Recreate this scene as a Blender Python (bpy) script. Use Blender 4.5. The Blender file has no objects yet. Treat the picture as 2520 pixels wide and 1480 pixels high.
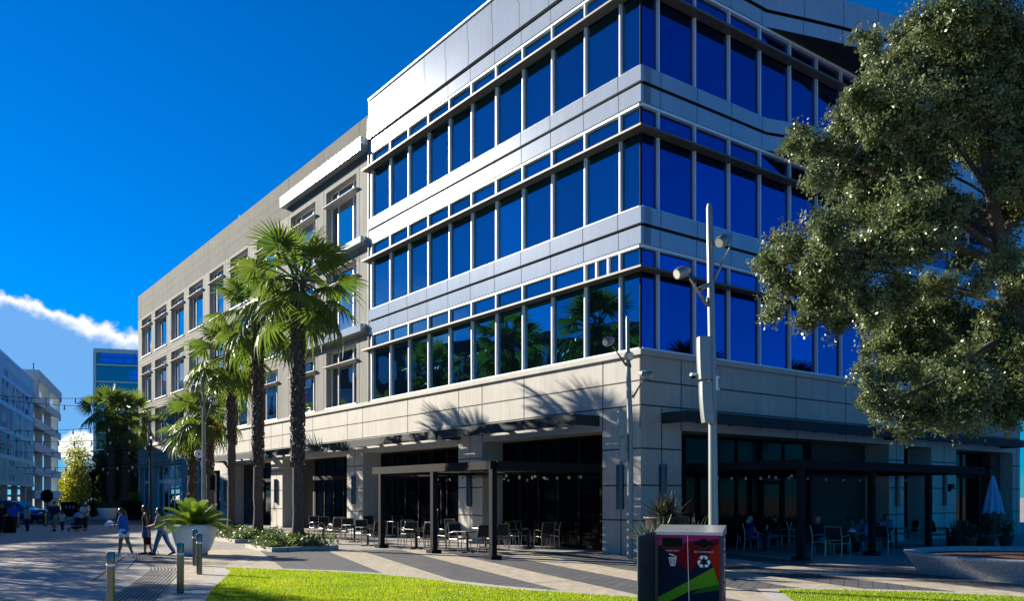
import bpy, math, random
import numpy as np
from mathutils import Vector, Matrix, Euler, Quaternion

scene = bpy.context.scene
COL = scene.collection
rad = math.radians
V = Vector

# ------------------------------------------------------------------ survey of the place
# camera stands at the origin, eye height 2 m, looking along +Y
FPX, HZ, EYE = 2068.4, 1221.4, 2.0
CX, CY = 4.228, 27.6                       # ground point of the building's near corner
dL = V((-.59694, .80229, 0))               # along the sunny front, away from the corner
dR = V((.80229, .59694, 0))                # along the shaded side, away from the corner
C0 = V((CX, CY, 0))
UP = V((0, 0, 1))

def G(px, py, z=0.0):
    """ground (or height z) point surveyed from the photograph (2520 wide)"""
    Y = (EYE - z) * FPX / (py - HZ)
    return V(((px - 1260) / FPX * Y, Y, z))
def AT(px, py, Y):
    return V(((px - 1260) / FPX * Y, Y, EYE + (HZ - py) / FPX * Y))
def LP(s, n, z):                            # front facade frame: s along, n outwards
    return C0 + dL * s - dR * n + UP * z
def RP(t, n, z):                            # side facade frame
    return C0 + dR * t - dL * n + UP * z

# ------------------------------------------------------------------ mesh builder
class MB:
    def __init__(self):
        self.v = []; self.f = []; self.m = []; self.s = []
    def add(self, vs, fs, mi=0, smooth=False):
        b = len(self.v)
        self.v.extend([tuple(p) for p in vs])
        for f in fs:
            self.f.append(tuple(i + b for i in f)); self.m.append(mi); self.s.append(smooth)
    def quad(self, a, b, c, d, mi=0): self.add((a, b, c, d), ((0, 1, 2, 3),), mi)
    def obox(self, o, ax, ay, az, mi=0):
        o = V(o); ax = V(ax); ay = V(ay); az = V(az)
        vs = [o, o+ax, o+ax+ay, o+ay, o+az, o+ax+az, o+ax+ay+az, o+ay+az]
        fs = [(0,3,2,1),(4,5,6,7),(0,1,5,4),(1,2,6,5),(2,3,7,6),(3,0,4,7)]
        if ax.cross(ay).dot(az) < 0: fs = [tuple(reversed(f)) for f in fs]
        self.add(vs, fs, mi)
    def box(self, c, sx, sy, sz, mi=0, rz=0.0):
        c = V(c); R = Matrix.Rotation(rz, 3, 'Z')
        ax = R @ V((sx,0,0)); ay = R @ V((0,sy,0)); az = V((0,0,sz))
        self.obox(c - ax/2 - ay/2 - az/2, ax, ay, az, mi)
    def tube(self, pts, r, seg=8, mi=0, cap=True, smooth=True, flat=1.0):
        pts = [V(p) for p in pts]; n = len(pts)
        rs = r if isinstance(r, (list, tuple)) else [r]*n
        tang = []
        for i in range(n):
            a = pts[max(0, i-1)]; b = pts[min(n-1, i+1)]
            t = (b - a); tang.append(t.normalized() if t.length > 1e-9 else UP)
        ref = UP if abs(tang[0].z) < .9 else V((1,0,0))
        u = tang[0].cross(ref).normalized()
        vs = []
        for i in range(n):
            t = tang[i]; u = (u - t*u.dot(t))
            u = u.normalized() if u.length > 1e-6 else t.orthogonal().normalized()
            w = t.cross(u)
            for k in range(seg):
                a = 2*math.pi*k/seg
                vs.append(pts[i] + (u*math.cos(a) + w*math.sin(a)*flat)*rs[i])
        fs = []
        for i in range(n-1):
            for k in range(seg):
                k2 = (k+1) % seg
                fs.append((i*seg+k, i*seg+k2, (i+1)*seg+k2, (i+1)*seg+k))
        self.add(vs, fs, mi, smooth)
        if cap:
            self.add(vs[:seg], (tuple(reversed(range(seg))),), mi)
            self.add(vs[-seg:], (tuple(range(seg)),), mi)
    def lathe(self, c, prof, seg=24, mi=0, smooth=True, rx=1.0, ry=1.0, cap=True):
        c = V(c); vs = []
        for (r, z) in prof:
            for k in range(seg):
                a = 2*math.pi*k/seg
                vs.append(c + V((r*rx*math.cos(a), r*ry*math.sin(a), z)))
        fs = []
        for i in range(len(prof)-1):
            for k in range(seg):
                k2 = (k+1) % seg
                fs.append((i*seg+k, i*seg+k2, (i+1)*seg+k2, (i+1)*seg+k))
        self.add(vs, fs, mi, smooth)
        if cap:
            if prof[0][0] > 1e-4: self.add(vs[:seg], (tuple(reversed(range(seg))),), mi)
            if prof[-1][0] > 1e-4: self.add(vs[-seg:], (tuple(range(seg)),), mi)
    def ball(self, c, r, mi=0, seg=12, rings=8, sx=1, sy=1, sz=1, M=None):
        c = V(c); vs = []; fs = []
        for i in range(rings+1):
            th = math.pi*i/rings
            for k in range(seg):
                a = 2*math.pi*k/seg
                p = V((r*sx*math.sin(th)*math.cos(a), r*sy*math.sin(th)*math.sin(a), r*sz*math.cos(th)))
                if M is not None: p = M @ p
                vs.append(c + p)
        for i in range(rings):
            for k in range(seg):
                k2 = (k+1) % seg
                fs.append((i*seg+k, (i+1)*seg+k, (i+1)*seg+k2, i*seg+k2))
        self.add(vs, fs, mi, True)
    def prism(self, poly, ext, mi=0, smooth=False):
        poly = [V(p) for p in poly]; ext = V(ext); n = len(poly)
        vs = poly + [p + ext for p in poly]
        nrm = V((0,0,0))
        for i in range(n): nrm += poly[i].cross(poly[(i+1) % n])
        fs = [tuple(reversed(range(n))), tuple(range(n, 2*n))]
        for i in range(n):
            j = (i+1) % n
            fs.append((i, j, n+j, n+i))
        if nrm.dot(ext) < 0: fs = [tuple(reversed(f)) for f in fs]
        self.add(vs, fs, mi, smooth)
    def capsule(self, chain, seg=10):
        """tapered chain of balls and cones, to be fused by a voxel remesh"""
        for (p, r) in chain: self.ball(p, r, seg=seg, rings=6)
        for i in range(len(chain)-1):
            self.tube([chain[i][0], chain[i+1][0]], [chain[i][1], chain[i+1][1]], seg=seg)
    def build(self, name, mats, parent=None, bevel=0.0):
        off = parent_origin(parent)
        me = bpy.data.meshes.new(name)
        me.from_pydata([(p[0]-off.x, p[1]-off.y, p[2]-off.z) for p in self.v], [], self.f)
        mats = mats if isinstance(mats, (list, tuple)) else [mats]
        for m in mats: me.materials.append(m)
        me.polygons.foreach_set('material_index', self.m)
        me.polygons.foreach_set('use_smooth', self.s)
        me.update()
        o = bpy.data.objects.new(name, me)
        COL.objects.link(o)
        if parent is not None: o.parent = parent
        if bevel:
            b = o.modifiers.new('bevel', 'BEVEL'); b.width = bevel; b.segments = 2; b.limit_method = 'ANGLE'
            b.angle_limit = rad(40)
        return o

def parent_origin(p):
    o = V((0,0,0))
    while p is not None:
        o += p.location; p = p.parent
    return o

def np_mesh(name, verts, faces_n, nper, mats, parent=None, mi=None, smooth=False):
    """fast mesh from numpy arrays; faces are consecutive blocks of nper vertices"""
    off = parent_origin(parent)
    verts = np.asarray(verts, dtype=np.float32) - np.array([off.x, off.y, off.z], dtype=np.float32)
    me = bpy.data.meshes.new(name)
    nv = len(verts); nf = faces_n
    me.vertices.add(nv); me.vertices.foreach_set('co', verts.ravel())
    me.loops.add(nf*nper); me.loops.foreach_set('vertex_index', np.arange(nf*nper, dtype=np.int32))
    me.polygons.add(nf)
    me.polygons.foreach_set('loop_start', np.arange(0, nf*nper, nper, dtype=np.int32))
    me.polygons.foreach_set('loop_total', np.full(nf, nper, dtype=np.int32))
    for m in (mats if isinstance(mats, (list, tuple)) else [mats]): me.materials.append(m)
    if mi is not None: me.polygons.foreach_set('material_index', np.asarray(mi, dtype=np.int32))
    if smooth: me.polygons.foreach_set('use_smooth', np.ones(nf, dtype=bool))
    me.update(); me.validate()
    o = bpy.data.objects.new(name, me); COL.objects.link(o)
    if parent is not None: o.parent = parent
    return o

def thing(name, label, cat, loc=(0,0,0), rz=0.0, group=None):
    o = bpy.data.objects.new(name, None); COL.objects.link(o)
    o.location = loc; o.rotation_euler = (0, 0, rz); o.empty_display_size = .2
    o['label'] = label; o['category'] = cat
    if group: o['group'] = group
    return o
def tag(o, label, cat, group=None):
    o['label'] = label; o['category'] = cat
    if group: o['group'] = group
    return o
def struct(o, kind='structure', label=None, cat=None):
    o['kind'] = kind
    if label: o['label'] = label; o['category'] = cat
    return o
def copy_tree(o, parent=None):
    c = o.copy(); COL.objects.link(c); c.parent = parent
    for ch in list(o.children): copy_tree(ch, c)
    return c
def dup(root, loc, rz, label, group=None, scale=None):
    c = copy_tree(root); c.location = loc; c.rotation_euler = (0, 0, rz); c['label'] = label
    if group: c['group'] = group
    if scale: c.scale = (scale,)*3
    return c

# ------------------------------------------------------------------ materials
def mat(name, col, rough=.5, metal=0.0, var=.12, scale=4.0, bump=0.0, bscale=40.0, spec=.5, col2=None,
        trans=0.0, detail=5.0, coat=0.0, rvar=0.0, streak=0.0):
    m = bpy.data.materials.new(name); m.use_nodes = True
    nt = m.node_tree; N = nt.nodes; L = nt.links
    b = N['Principled BSDF']
    b.inputs['Roughness'].default_value = rough; b.inputs['Metallic'].default_value = metal
    b.inputs['Specular IOR Level'].default_value = spec
    if coat: b.inputs['Coat Weight'].default_value = coat; b.inputs['Coat Roughness'].default_value = .05
    tc = N.new('ShaderNodeTexCoord')
    if var > 0 or col2:
        nz = N.new('ShaderNodeTexNoise'); nz.inputs['Scale'].default_value = scale
        nz.inputs['Detail'].default_value = detail; nz.inputs['Roughness'].default_value = .6
        L.new(tc.outputs['Object'], nz.inputs['Vector'])
        rp = N.new('ShaderNodeValToRGB')
        c2 = col2 if col2 else tuple(min(1, c*(1+var)) for c in col)
        c1 = col if col2 else tuple(c*(1-var) for c in col)
        rp.color_ramp.elements[0].position = .33; rp.color_ramp.elements[0].color = (*c1, 1)
        rp.color_ramp.elements[1].position = .67; rp.color_ramp.elements[1].color = (*c2, 1)
        L.new(nz.outputs['Fac'], rp.inputs['Fac']); L.new(rp.outputs['Color'], b.inputs['Base Color'])
        csock = rp.outputs['Color']
        if streak:   # rain streaks running down the wall and broad weathering
            mp = N.new('ShaderNodeMapping'); mp.inputs['Scale'].default_value = (2.2, 2.2, .16); L.new(tc.outputs['Object'], mp.inputs['Vector'])
            ns = N.new('ShaderNodeTexNoise'); ns.inputs['Scale'].default_value = 1.6; ns.inputs['Detail'].default_value = 7; ns.inputs['Roughness'].default_value = .7
            L.new(mp.outputs[0], ns.inputs['Vector'])
            ms = N.new('ShaderNodeMapRange'); ms.inputs['From Min'].default_value = .32; ms.inputs['From Max'].default_value = .68
            ms.inputs['To Min'].default_value = 1-streak*1.6; ms.inputs['To Max'].default_value = 1+streak*.6; L.new(ns.outputs['Fac'], ms.inputs['Value'])
            mm = N.new('ShaderNodeMix'); mm.data_type = 'RGBA'; mm.blend_type = 'MULTIPLY'; mm.inputs[0].default_value = 1
            L.new(csock, mm.inputs[6]); L.new(ms.outputs[0], mm.inputs[7]); csock = mm.outputs[2]; L.new(csock, b.inputs['Base Color'])
        if rvar:
            mr = N.new('ShaderNodeMapRange'); mr.inputs['To Min'].default_value = max(0, rough-rvar)
            mr.inputs['To Max'].default_value = rough+rvar
            L.new(nz.outputs['Fac'], mr.inputs['Value']); L.new(mr.outputs[0], b.inputs['Roughness'])
    else:
        b.inputs['Base Color'].default_value = (*col, 1); csock = None
    if bump > 0:
        nb = N.new('ShaderNodeTexNoise'); nb.inputs['Scale'].default_value = bscale; nb.inputs['Detail'].default_value = 4
        L.new(tc.outputs['Object'], nb.inputs['Vector'])
        bp = N.new('ShaderNodeBump'); bp.inputs['Strength'].default_value = bump; bp.inputs['Distance'].default_value = .02
        L.new(nb.outputs['Fac'], bp.inputs['Height']); L.new(bp.outputs['Normal'], b.inputs['Normal'])
    if trans > 0:
        tr = N.new('ShaderNodeBsdfTranslucent'); mx = N.new('ShaderNodeMixShader'); mx.inputs['Fac'].default_value = trans
        hs = N.new('ShaderNodeHueSaturation'); hs.inputs['Value'].default_value = 1.7; hs.inputs['Hue'].default_value = .485
        if csock is not None: L.new(csock, hs.inputs['Color'])
        else: hs.inputs['Color'].default_value = (*col, 1)
        L.new(hs.outputs['Color'], tr.inputs['Color'])
        L.new(b.outputs[0], mx.inputs[1]); L.new(tr.outputs[0], mx.inputs[2])
        L.new(mx.outputs[0], N['Material Output'].inputs['Surface'])
    return m

def glass_mat(name, tint, rough=.015, wob=.02, base=None):
    """reflective coated glass: tinted mirror coat over a dark pane, slightly wavy"""
    m = bpy.data.materials.new(name); m.use_nodes = True
    nt = m.node_tree; N = nt.nodes; L = nt.links
    b = N['Principled BSDF']
    b.inputs['Base Color'].default_value = (*tint, 1); b.inputs['Metallic'].default_value = 1.0
    oi = N.new('ShaderNodeObjectInfo'); vr = N.new('ShaderNodeValToRGB'); vr.color_ramp.interpolation = 'LINEAR'
    e = vr.color_ramp.elements; e[0].position = 0; e[0].color = (*[c*.82 for c in tint], 1); e[1].position = .78; e[1].color = (*[c*1.02 for c in tint], 1)
    e2 = e.new(1.0); e2.color = (*[min(1, c*1.25+.015) for c in tint], 1)
    L.new(oi.outputs['Random'], vr.inputs['Fac']); L.new(vr.outputs['Color'], b.inputs['Base Color'])
    b.inputs['Roughness'].default_value = rough
    d = N.new('ShaderNodeBsdfPrincipled'); d.inputs['Base Color'].default_value = (*(base or (.004,.008,.015)), 1)
    d.inputs['Roughness'].default_value = rough; d.inputs['Specular IOR Level'].default_value = .5
    mx = N.new('ShaderNodeMixShader'); mx.inputs['Fac'].default_value = .8
    L.new(d.outputs[0], mx.inputs[1]); L.new(b.outputs[0], mx.inputs[2])
    L.new(mx.outputs[0], N['Material Output'].inputs['Surface'])
    tc = N.new('ShaderNodeTexCoord'); nz = N.new('ShaderNodeTexNoise'); nz.inputs['Scale'].default_value = .55
    nz.inputs['Detail'].default_value = 1
    L.new(tc.outputs['Object'], nz.inputs['Vector'])
    bp = N.new('ShaderNodeBump'); bp.inputs['Strength'].default_value = wob; bp.inputs['Distance'].default_value = .35
    L.new(nz.outputs['Fac'], bp.inputs['Height'])
    # every pane is set a hair out of true, so reflections break from pane to pane
    wn = N.new('ShaderNodeTexWhiteNoise'); wn.noise_dimensions = '1D'; L.new(oi.outputs['Random'], wn.inputs['W'])
    v1 = N.new('ShaderNodeVectorMath'); v1.operation = 'SUBTRACT'; v1.inputs[1].default_value = (.5,.5,.5); L.new(wn.outputs['Color'], v1.inputs[0])
    v2 = N.new('ShaderNodeVectorMath'); v2.operation = 'SCALE'; v2.inputs['Scale'].default_value = .016; L.new(v1.outputs[0], v2.inputs[0])
    v3 = N.new('ShaderNodeVectorMath'); v3.operation = 'ADD'; L.new(bp.outputs['Normal'], v3.inputs[0]); L.new(v2.outputs[0], v3.inputs[1])
    v4 = N.new('ShaderNodeVectorMath'); v4.operation = 'NORMALIZE'; L.new(v3.outputs[0], v4.inputs[0])
    L.new(v4.outputs[0], b.inputs['Normal']); L.new(v4.outputs[0], d.inputs['Normal'])
    return m

M = {}
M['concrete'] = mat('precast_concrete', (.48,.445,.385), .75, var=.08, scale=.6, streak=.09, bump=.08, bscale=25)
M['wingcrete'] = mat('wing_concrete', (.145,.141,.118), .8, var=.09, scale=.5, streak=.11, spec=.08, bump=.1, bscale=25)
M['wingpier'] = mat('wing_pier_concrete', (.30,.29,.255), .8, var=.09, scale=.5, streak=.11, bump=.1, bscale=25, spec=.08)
M['joint'] = mat('joint', (.06,.052,.045), .9, var=0)
M['panel'] = mat('metal_panel', (.42,.455,.48), .14, metal=.32, var=.04, scale=.4, spec=.2, streak=.05)
M['recess'] = mat('recess', (.01,.012,.015), .6, var=0)
M['whitepaint'] = mat('white_paint', (.78,.77,.74), .5, var=.03, scale=1)
M['mullion'] = mat('mullion', (.80,.82,.84), .4, metal=.15, var=.03)
M['fin'] = mat('sunshade', (.12,.105,.085), .5, metal=.2, var=.05)
M['bronze'] = mat('bronze', (.014,.012,.013), .75, metal=0, var=.1, spec=.12)
M['awning'] = mat('awning', (.022,.034,.038), .7, metal=0, var=.1, spec=.2)
M['roofing'] = mat('roofing', (.4,.4,.4), .9, var=.1)
M['glassL'] = glass_mat('front_glass', (.035,.23,.38))
M['glassR'] = glass_mat('side_glass', (.02,.10,.40))
M['glassW'] = glass_mat('wing_glass', (.40,.46,.54))
M['glassS'] = mat('store_glass', (.002,.003,.005), .06, var=0, spec=.07)
M['steel'] = mat('pole_steel', (.26,.275,.265), .42, metal=.6, var=.05, scale=3)
M['darkpole'] = mat('dark_pole', (.02,.022,.024), .4, metal=.4, var=.05)
M['stainless'] = mat('stainless', (.17,.165,.14), .22, metal=1.0, var=.06, scale=9)
M['lens'] = mat('lens', (.7,.68,.55), .2, var=0)
M['black'] = mat('black', (.006,.006,.006), .6, var=0, spec=.1)
M['white'] = mat('white', (.8,.8,.78), .5, var=0)
M['cable'] = mat('cable', (.006,.006,.006), .9, var=0, spec=0.0)
M['bulb'] = mat('bulb', (.55,.53,.47), .15, var=0)
M['pot'] = mat('pot', (.80,.77,.70), .6, var=.05, scale=2, bump=.05)
M['granite'] = mat('granite', (.24,.25,.26), .7, col2=(.56,.56,.55), scale=20, detail=8, bump=.3, bscale=60)
M['mulch'] = mat('mulch', (.05,.022,.012), .9, col2=(.16,.075,.04), scale=30, bump=.8, bscale=60)
M['bark'] = mat('bark', (.10,.075,.055), .9, col2=(.05,.038,.03), scale=14, bump=.6, bscale=40)
M['palmbark'] = mat('palm_bark', (.105,.082,.065), .9, col2=(.06,.046,.036), scale=8, bump=.4, bscale=50)
M['boot'] = mat('palm_boot', (.15,.10,.07), .8, col2=(.05,.034,.026), scale=6, bump=.3)
M['frond'] = mat('frond', (.04,.092,.010), .40, col2=(.10,.15,.016), scale=1.1, trans=.46, spec=.6)
M['deadfrond'] = mat('dead_frond', (.20,.09,.045), .7, col2=(.12,.05,.025), scale=3, trans=.3)
M['petiole'] = mat('petiole', (.10,.12,.03), .5, var=.2)
M['oakleaf'] = mat('oak_leaf', (.044,.076,.026), .36, col2=(.205,.245,.095), scale=1.9, trans=.22, spec=.5)
M['cycad'] = mat('cycad', (.05,.12,.010), .35, col2=(.13,.20,.016), scale=2, trans=.4, spec=.6)
M['shrub'] = mat('shrub_leaf', (.05,.10,.015), .38, col2=(.12,.17,.03), scale=4, trans=.3, spec=.7)
M['yellowleaf'] = mat('yellow_leaf', (.16,.20,.012), .5, col2=(.26,.25,.02), scale=1, trans=.5)
M['darkleaf'] = mat('dark_leaf', (.02,.045,.012), .5, col2=(.05,.08,.015), scale=.8, trans=.25)
M['agave'] = mat('agave', (.06,.10,.06), .45, col2=(.10,.14,.07), scale=5, trans=.15)
M['bromeliad'] = mat('bromeliad', (.026,.032,.018), .4, col2=(.06,.06,.03), scale=5, trans=.2)
M['sling'] = mat('sling', (.012,.011,.011), .6, var=.1)
M['alu'] = mat('aluminium', (.42,.40,.36), .3, metal=.8, var=.03)
M['tabletop'] = mat('table_top', (.05,.045,.04), .22, var=.1)
M['skin'] = mat('skin', (.36,.19,.12), .55, var=.05)
M['skintan'] = mat('skin_tan', (.24,.12,.07), .55, var=.05)
M['skindark'] = mat('skin_dark', (.10,.055,.035), .55, var=.05)
M['hairb'] = mat('hair_black', (.010,.008,.007), .4, var=.2, scale=20)
M['hairbr'] = mat('hair_brown', (.06,.03,.015), .4, var=.3, scale=20)
M['hairg'] = mat('hair_grey', (.4,.4,.4), .6, var=.2, scale=20)
M['eye'] = mat('eye', (.02,.015,.012), .2, var=0)
M['lip'] = mat('lip', (.28,.08,.06), .5, var=0)
def cloth(n, c): M[n] = mat('cloth_'+n, c, .85, var=.12, scale=6, bump=.15, bscale=30, spec=.2)
for n, c in dict(blue=(.02,.12,.42), whitec=(.75,.74,.76), denim=(.05,.13,.27), darkdenim=(.035,.09,.19), blackc=(.012,.011,.014),
                 navy=(.012,.018,.05), khaki=(.26,.22,.16), greyc=(.3,.31,.32), darkgrey=(.03,.035,.045), cream=(.55,.5,.44),
                 royal=(.01,.06,.6), lightblue=(.12,.22,.42), pattern=(.015,.03,.14), umbrella=(.16,.42,.62), purse=(.06,.01,.01), taupe=(.16,.13,.10)).items(): cloth(n, c)
# ------------------------------------------------------------------ camera, sun and sky
cam = bpy.data.cameras.new('camera'); camo = bpy.data.objects.new('camera', cam); COL.objects.link(camo)
camo.location = (0, 0, EYE); camo.rotation_euler = (rad(90), 0, 0)
cam.sensor_width = 36; cam.lens = 36*FPX/2520; cam.shift_x = 0; cam.shift_y = (HZ-740)/2520
cam.clip_start = .1; cam.clip_end = 3000
scene.camera = camo

SUN_AZ = math.atan2(-.868, .496); SUN_EL = rad(22.3)
sd = V((math.sin(SUN_AZ)*math.cos(SUN_EL), math.cos(SUN_AZ)*math.cos(SUN_EL), math.sin(SUN_EL)))
sl = bpy.data.lights.new('sun', 'SUN'); sl.energy = 5.0; sl.angle = rad(.5); sl.color = (1, .93, .80)
so = bpy.data.objects.new('sun', sl); COL.objects.link(so)
so.rotation_euler = sd.to_track_quat('Z', 'Y').to_euler()

w = bpy.data.worlds.new('World'); scene.world = w; w.use_nodes = True
nt = w.node_tree; N = nt.nodes; L = nt.links
bg = N['Background']; bg.inputs['Strength'].default_value = .064
sky = N.new('ShaderNodeTexSky'); sky.sky_type = 'NISHITA'; sky.sun_disc = False
sky.sun_elevation = SUN_EL; sky.sun_rotation = SUN_AZ
sky.altitude = 0; sky.air_density = 1.0; sky.dust_density = .1; sky.ozone_density = 2.5
tint = N.new('ShaderNodeMix'); tint.data_type = 'RGBA'; tint.blend_type = 'MULTIPLY'; tint.inputs[0].default_value = 1
L.new(sky.outputs[0], tint.inputs[6]); tint.inputs[7].default_value = (.15, .475, .93, 1)
hs = N.new('ShaderNodeHueSaturation'); hs.inputs['Saturation'].default_value = 1.25; hs.inputs['Value'].default_value = 1.0
L.new(tint.outputs[2], hs.inputs['Color'])
def mth(op, a, b=None, c=None, clamp=False):
    n = N.new('ShaderNodeMath'); n.operation = op; n.use_clamp = clamp
    for i, x in enumerate((a, b, c)):
        if x is None: continue
        if isinstance(x, (int, float)): n.inputs[i].default_value = x
        else: L.new(x, n.inputs[i])
    return n.outputs[0]
def smooth(x, a, b):
    n = N.new('ShaderNodeMapRange'); n.interpolation_type = 'SMOOTHSTEP'
    L.new(x, n.inputs['Value']); n.inputs['From Min'].default_value = a; n.inputs['From Max'].default_value = b
    return n.outputs[0]
tc = N.new('ShaderNodeTexCoord'); sep = N.new('ShaderNodeSeparateXYZ'); L.new(tc.outputs['Generated'], sep.inputs[0])
dx, dy, dz = sep.outputs
yc = mth('MAXIMUM', dy, .02)
u = mth('DIVIDE', dx, yc); v = mth('DIVIDE', dz, yc)
cmb = N.new('ShaderNodeCombineXYZ'); L.new(u, cmb.inputs[0]); L.new(v, cmb.inputs[1])
def noise(scale, detail, vec, dist=0.0):
    n = N.new('ShaderNodeTexNoise'); n.inputs['Scale'].default_value = scale; n.inputs['Detail'].default_value = detail
    n.inputs['Roughness'].default_value = .58; n.inputs['Distortion'].default_value = dist
    L.new(vec, n.inputs['Vector']); return n.outputs['Fac']
n1 = noise(9, 6, cmb.outputs[0], .4); n2 = noise(34, 5, cmb.outputs[0])
# top edge of the long cloud bank low over the street
fc = N.new('ShaderNodeFloatCurve')
cv = fc.mapping.curves[0]
pts = [(0.0,.262),(.06,.247),(.088,.235),(.15,.213),(.19,.196),(.25,.188),(.33,.176),(.45,.165),(1.0,.14)]
cv.points[0].location = pts[0]; cv.points[1].location = pts[-1]
for p in pts[1:-1]: cv.points.new(*p)
fc.mapping.update()
un = mth('MULTIPLY_ADD', u, 1.0, .66)          # u=-.66 -> 0
L.new(mth('MAXIMUM', mth('MINIMUM', un, 1.0), 0.0), fc.inputs['Value'])
edge = mth('ADD', fc.outputs[0], mth('MULTIPLY', mth('SUBTRACT', n1, .5), .075))
edge = mth('ADD', edge, mth('MULTIPLY', mth('SUBTRACT', n2, .5), .03))
depth = mth('SUBTRACT', edge, v)               # >0 inside the bank
inside = smooth(depth, -.005, .008)
rim = mth('MULTIPLY', mth('SUBTRACT', 1.0, smooth(depth, .003, .026)), smooth(mth('ADD', n1, mth('MULTIPLY', n2, .5)), .35, .68))
body = mth('MULTIPLY', inside, mth('SUBTRACT', 1.0, smooth(depth, .10, .34)))
front = smooth(dy, .05, .2)
leftm = mth('SUBTRACT', 1.0, smooth(u, -.20, .05))
bank_white = mth('MULTIPLY', mth('MULTIPLY', mth('MULTIPLY', inside, rim), front), leftm)
bank_body = mth('MULTIPLY', mth('MULTIPLY', body, front), leftm)
# small cumulus at the end of the street
du = mth('DIVIDE', mth('SUBTRACT', u, -.515), .034); dv = mth('DIVIDE', mth('SUBTRACT', v, .060), .019)
r2 = mth('ADD', mth('MULTIPLY', du, du), mth('MULTIPLY', dv, dv))
cum = mth('SUBTRACT', 1.0, smooth(mth('ADD', r2, mth('MULTIPLY', mth('SUBTRACT', n2, .5), 2.2)), .55, 1.1))
cum = mth('MULTIPLY', cum, front)
# scattered fair-weather cloud elsewhere, low in the sky
n3 = noise(3.2, 6, tc.outputs['Generated'], .3)
low = mth('MULTIPLY', smooth(dz, .02, .08), mth('SUBTRACT', 1.0, smooth(dz, .16, .30)))
fw = mth('MULTIPLY', mth('MULTIPLY', mth('MULTIPLY', smooth(n3, .56, .68), low), mth('SUBTRACT', 1.0, smooth(dx, -.3, .1))), mth('SUBTRACT', 1.0, smooth(dy, .55, .75)))
def mixc(fac, a, b):
    n = N.new('ShaderNodeMix'); n.data_type = 'RGBA'; L.new(fac, n.inputs[0])
    for i, x in ((6, a), (7, b)):
        if isinstance(x, tuple): n.inputs[i].default_value = x
        else: L.new(x, n.inputs[i])
    return n.outputs[2]
CW = 8
c = mixc(mth('MULTIPLY', bank_body, .85), hs.outputs['Color'], (1.35, 3.1, 5.9, 1))
c = mixc(bank_white, c, (CW, CW, CW*1.02, 1))
c = mixc(cum, c, (CW*.93, CW*.97, CW, 1))
c = mixc(mth('MULTIPLY', fw, .8), c, (CW*.8, CW*.85, CW*.9, 1))
L.new(c, bg.inputs['Color'])
scene.view_settings.view_transform = 'Standard'; scene.view_settings.look = 'None'
scene.view_settings.exposure = 1.18; scene.view_settings.gamma = 1
scene.render.engine = 'CYCLES'
scene.cycles.max_bounces = 8; scene.cycles.transparent_max_bounces = 8

# ------------------------------------------------------------------ ground
def ground_mat(name, c1, c2, joint=None, jx=1.5, jy=1.5, rot=0.0, rough=.75, jcol=(.12,.11,.1), stain=.12):
    m = mat(name, c1, rough, col2=c2, scale=.5, bump=.15, bscale=60, detail=8)
    nt = m.node_tree; N = nt.nodes; L = nt.links; b = N['Principled BSDF']
    src = b.inputs['Base Color'].links[0].from_socket
    tc = N.new('ShaderNodeTexCoord'); mp = N.new('ShaderNodeMapping'); mp.inputs['Rotation'].default_value = (0,0,rot)
    L.new(tc.outputs['Object'], mp.inputs['Vector'])
    if joint:
        br = N.new('ShaderNodeTexBrick'); br.inputs['Scale'].default_value = 1.0
        br.inputs['Brick Width'].default_value = jx; br.inputs['Row Height'].default_value = jy
        br.inputs['Mortar Size'].default_value = joint; br.inputs['Mortar Smooth'].default_value = .1
        br.offset = .5
        br.inputs['Color1'].default_value = (1,1,1,1); br.inputs['Color2'].default_value = (.86,.86,.86,1); br.inputs['Mortar'].default_value = (.45,.43,.4,1)
        L.new(mp.outputs[0], br.inputs['Vector'])
        mx = N.new('ShaderNodeMix'); mx.data_type = 'RGBA'; mx.blend_type = 'MULTIPLY'; mx.inputs[0].default_value = 1
        L.new(src, mx.inputs[6]); L.new(br.outputs['Color'], mx.inputs[7]); src = mx.outputs[2]
    # fine grit, drifting along the paving
    n = N.new('ShaderNodeTexNoise'); n.inputs['Scale'].default_value = 3.0; n.inputs['Detail'].default_value = 9; n.inputs['Roughness'].default_value = .75
    L.new(tc.outputs['Object'], n.inputs['Vector'])
    rp = N.new('ShaderNodeMapRange'); rp.inputs['From Min'].default_value = .35; rp.inputs['From Max'].default_value = .65
    rp.inputs['To Min'].default_value = 1-stain*1.6; rp.inputs['To Max'].default_value = 1+stain*.5
    L.new(n.outputs['Fac'], rp.inputs['Value'])
    mx2 = N.new('ShaderNodeMix'); mx2.data_type = 'RGBA'; mx2.blend_type = 'MULTIPLY'; mx2.inputs[0].default_value = 1
    L.new(src, mx2.inputs[6]); L.new(rp.outputs[0], mx2.inputs[7]); L.new(mx2.outputs[2], b.inputs['Base Color'])
    return m
ANG = math.atan2(dR.y, dR.x)
M['plaza'] = ground_mat('plaza_concrete', (.35,.315,.265), (.42,.38,.325), .012, 2.4, 2.4, -ANG, stain=.18)
M['beige'] = ground_mat('beige_paver', (.46,.385,.275), (.53,.45,.325), None, stain=.24)
M['grey'] = ground_mat('grey_paver', (.095,.095,.10), (.125,.125,.125), .02, .6, .3, -1.18, stain=.22)
M['road'] = ground_mat('asphalt', (.05,.05,.052), (.065,.065,.066), None)
M['border'] = ground_mat('border_concrete', (.46,.42,.36), (.52,.48,.41), .02, 3.0, 30., 0.3, stain=.08)
M['lawn'] = mat('lawn_base', (.13,.19,.008), .8, col2=(.18,.23,.012), scale=3, bump=.5, bscale=200)
M['turf'] = mat('turf_blade', (.165,.285,.003), .45, col2=(.29,.37,.008), scale=.7, trans=.45, spec=.5)

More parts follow.
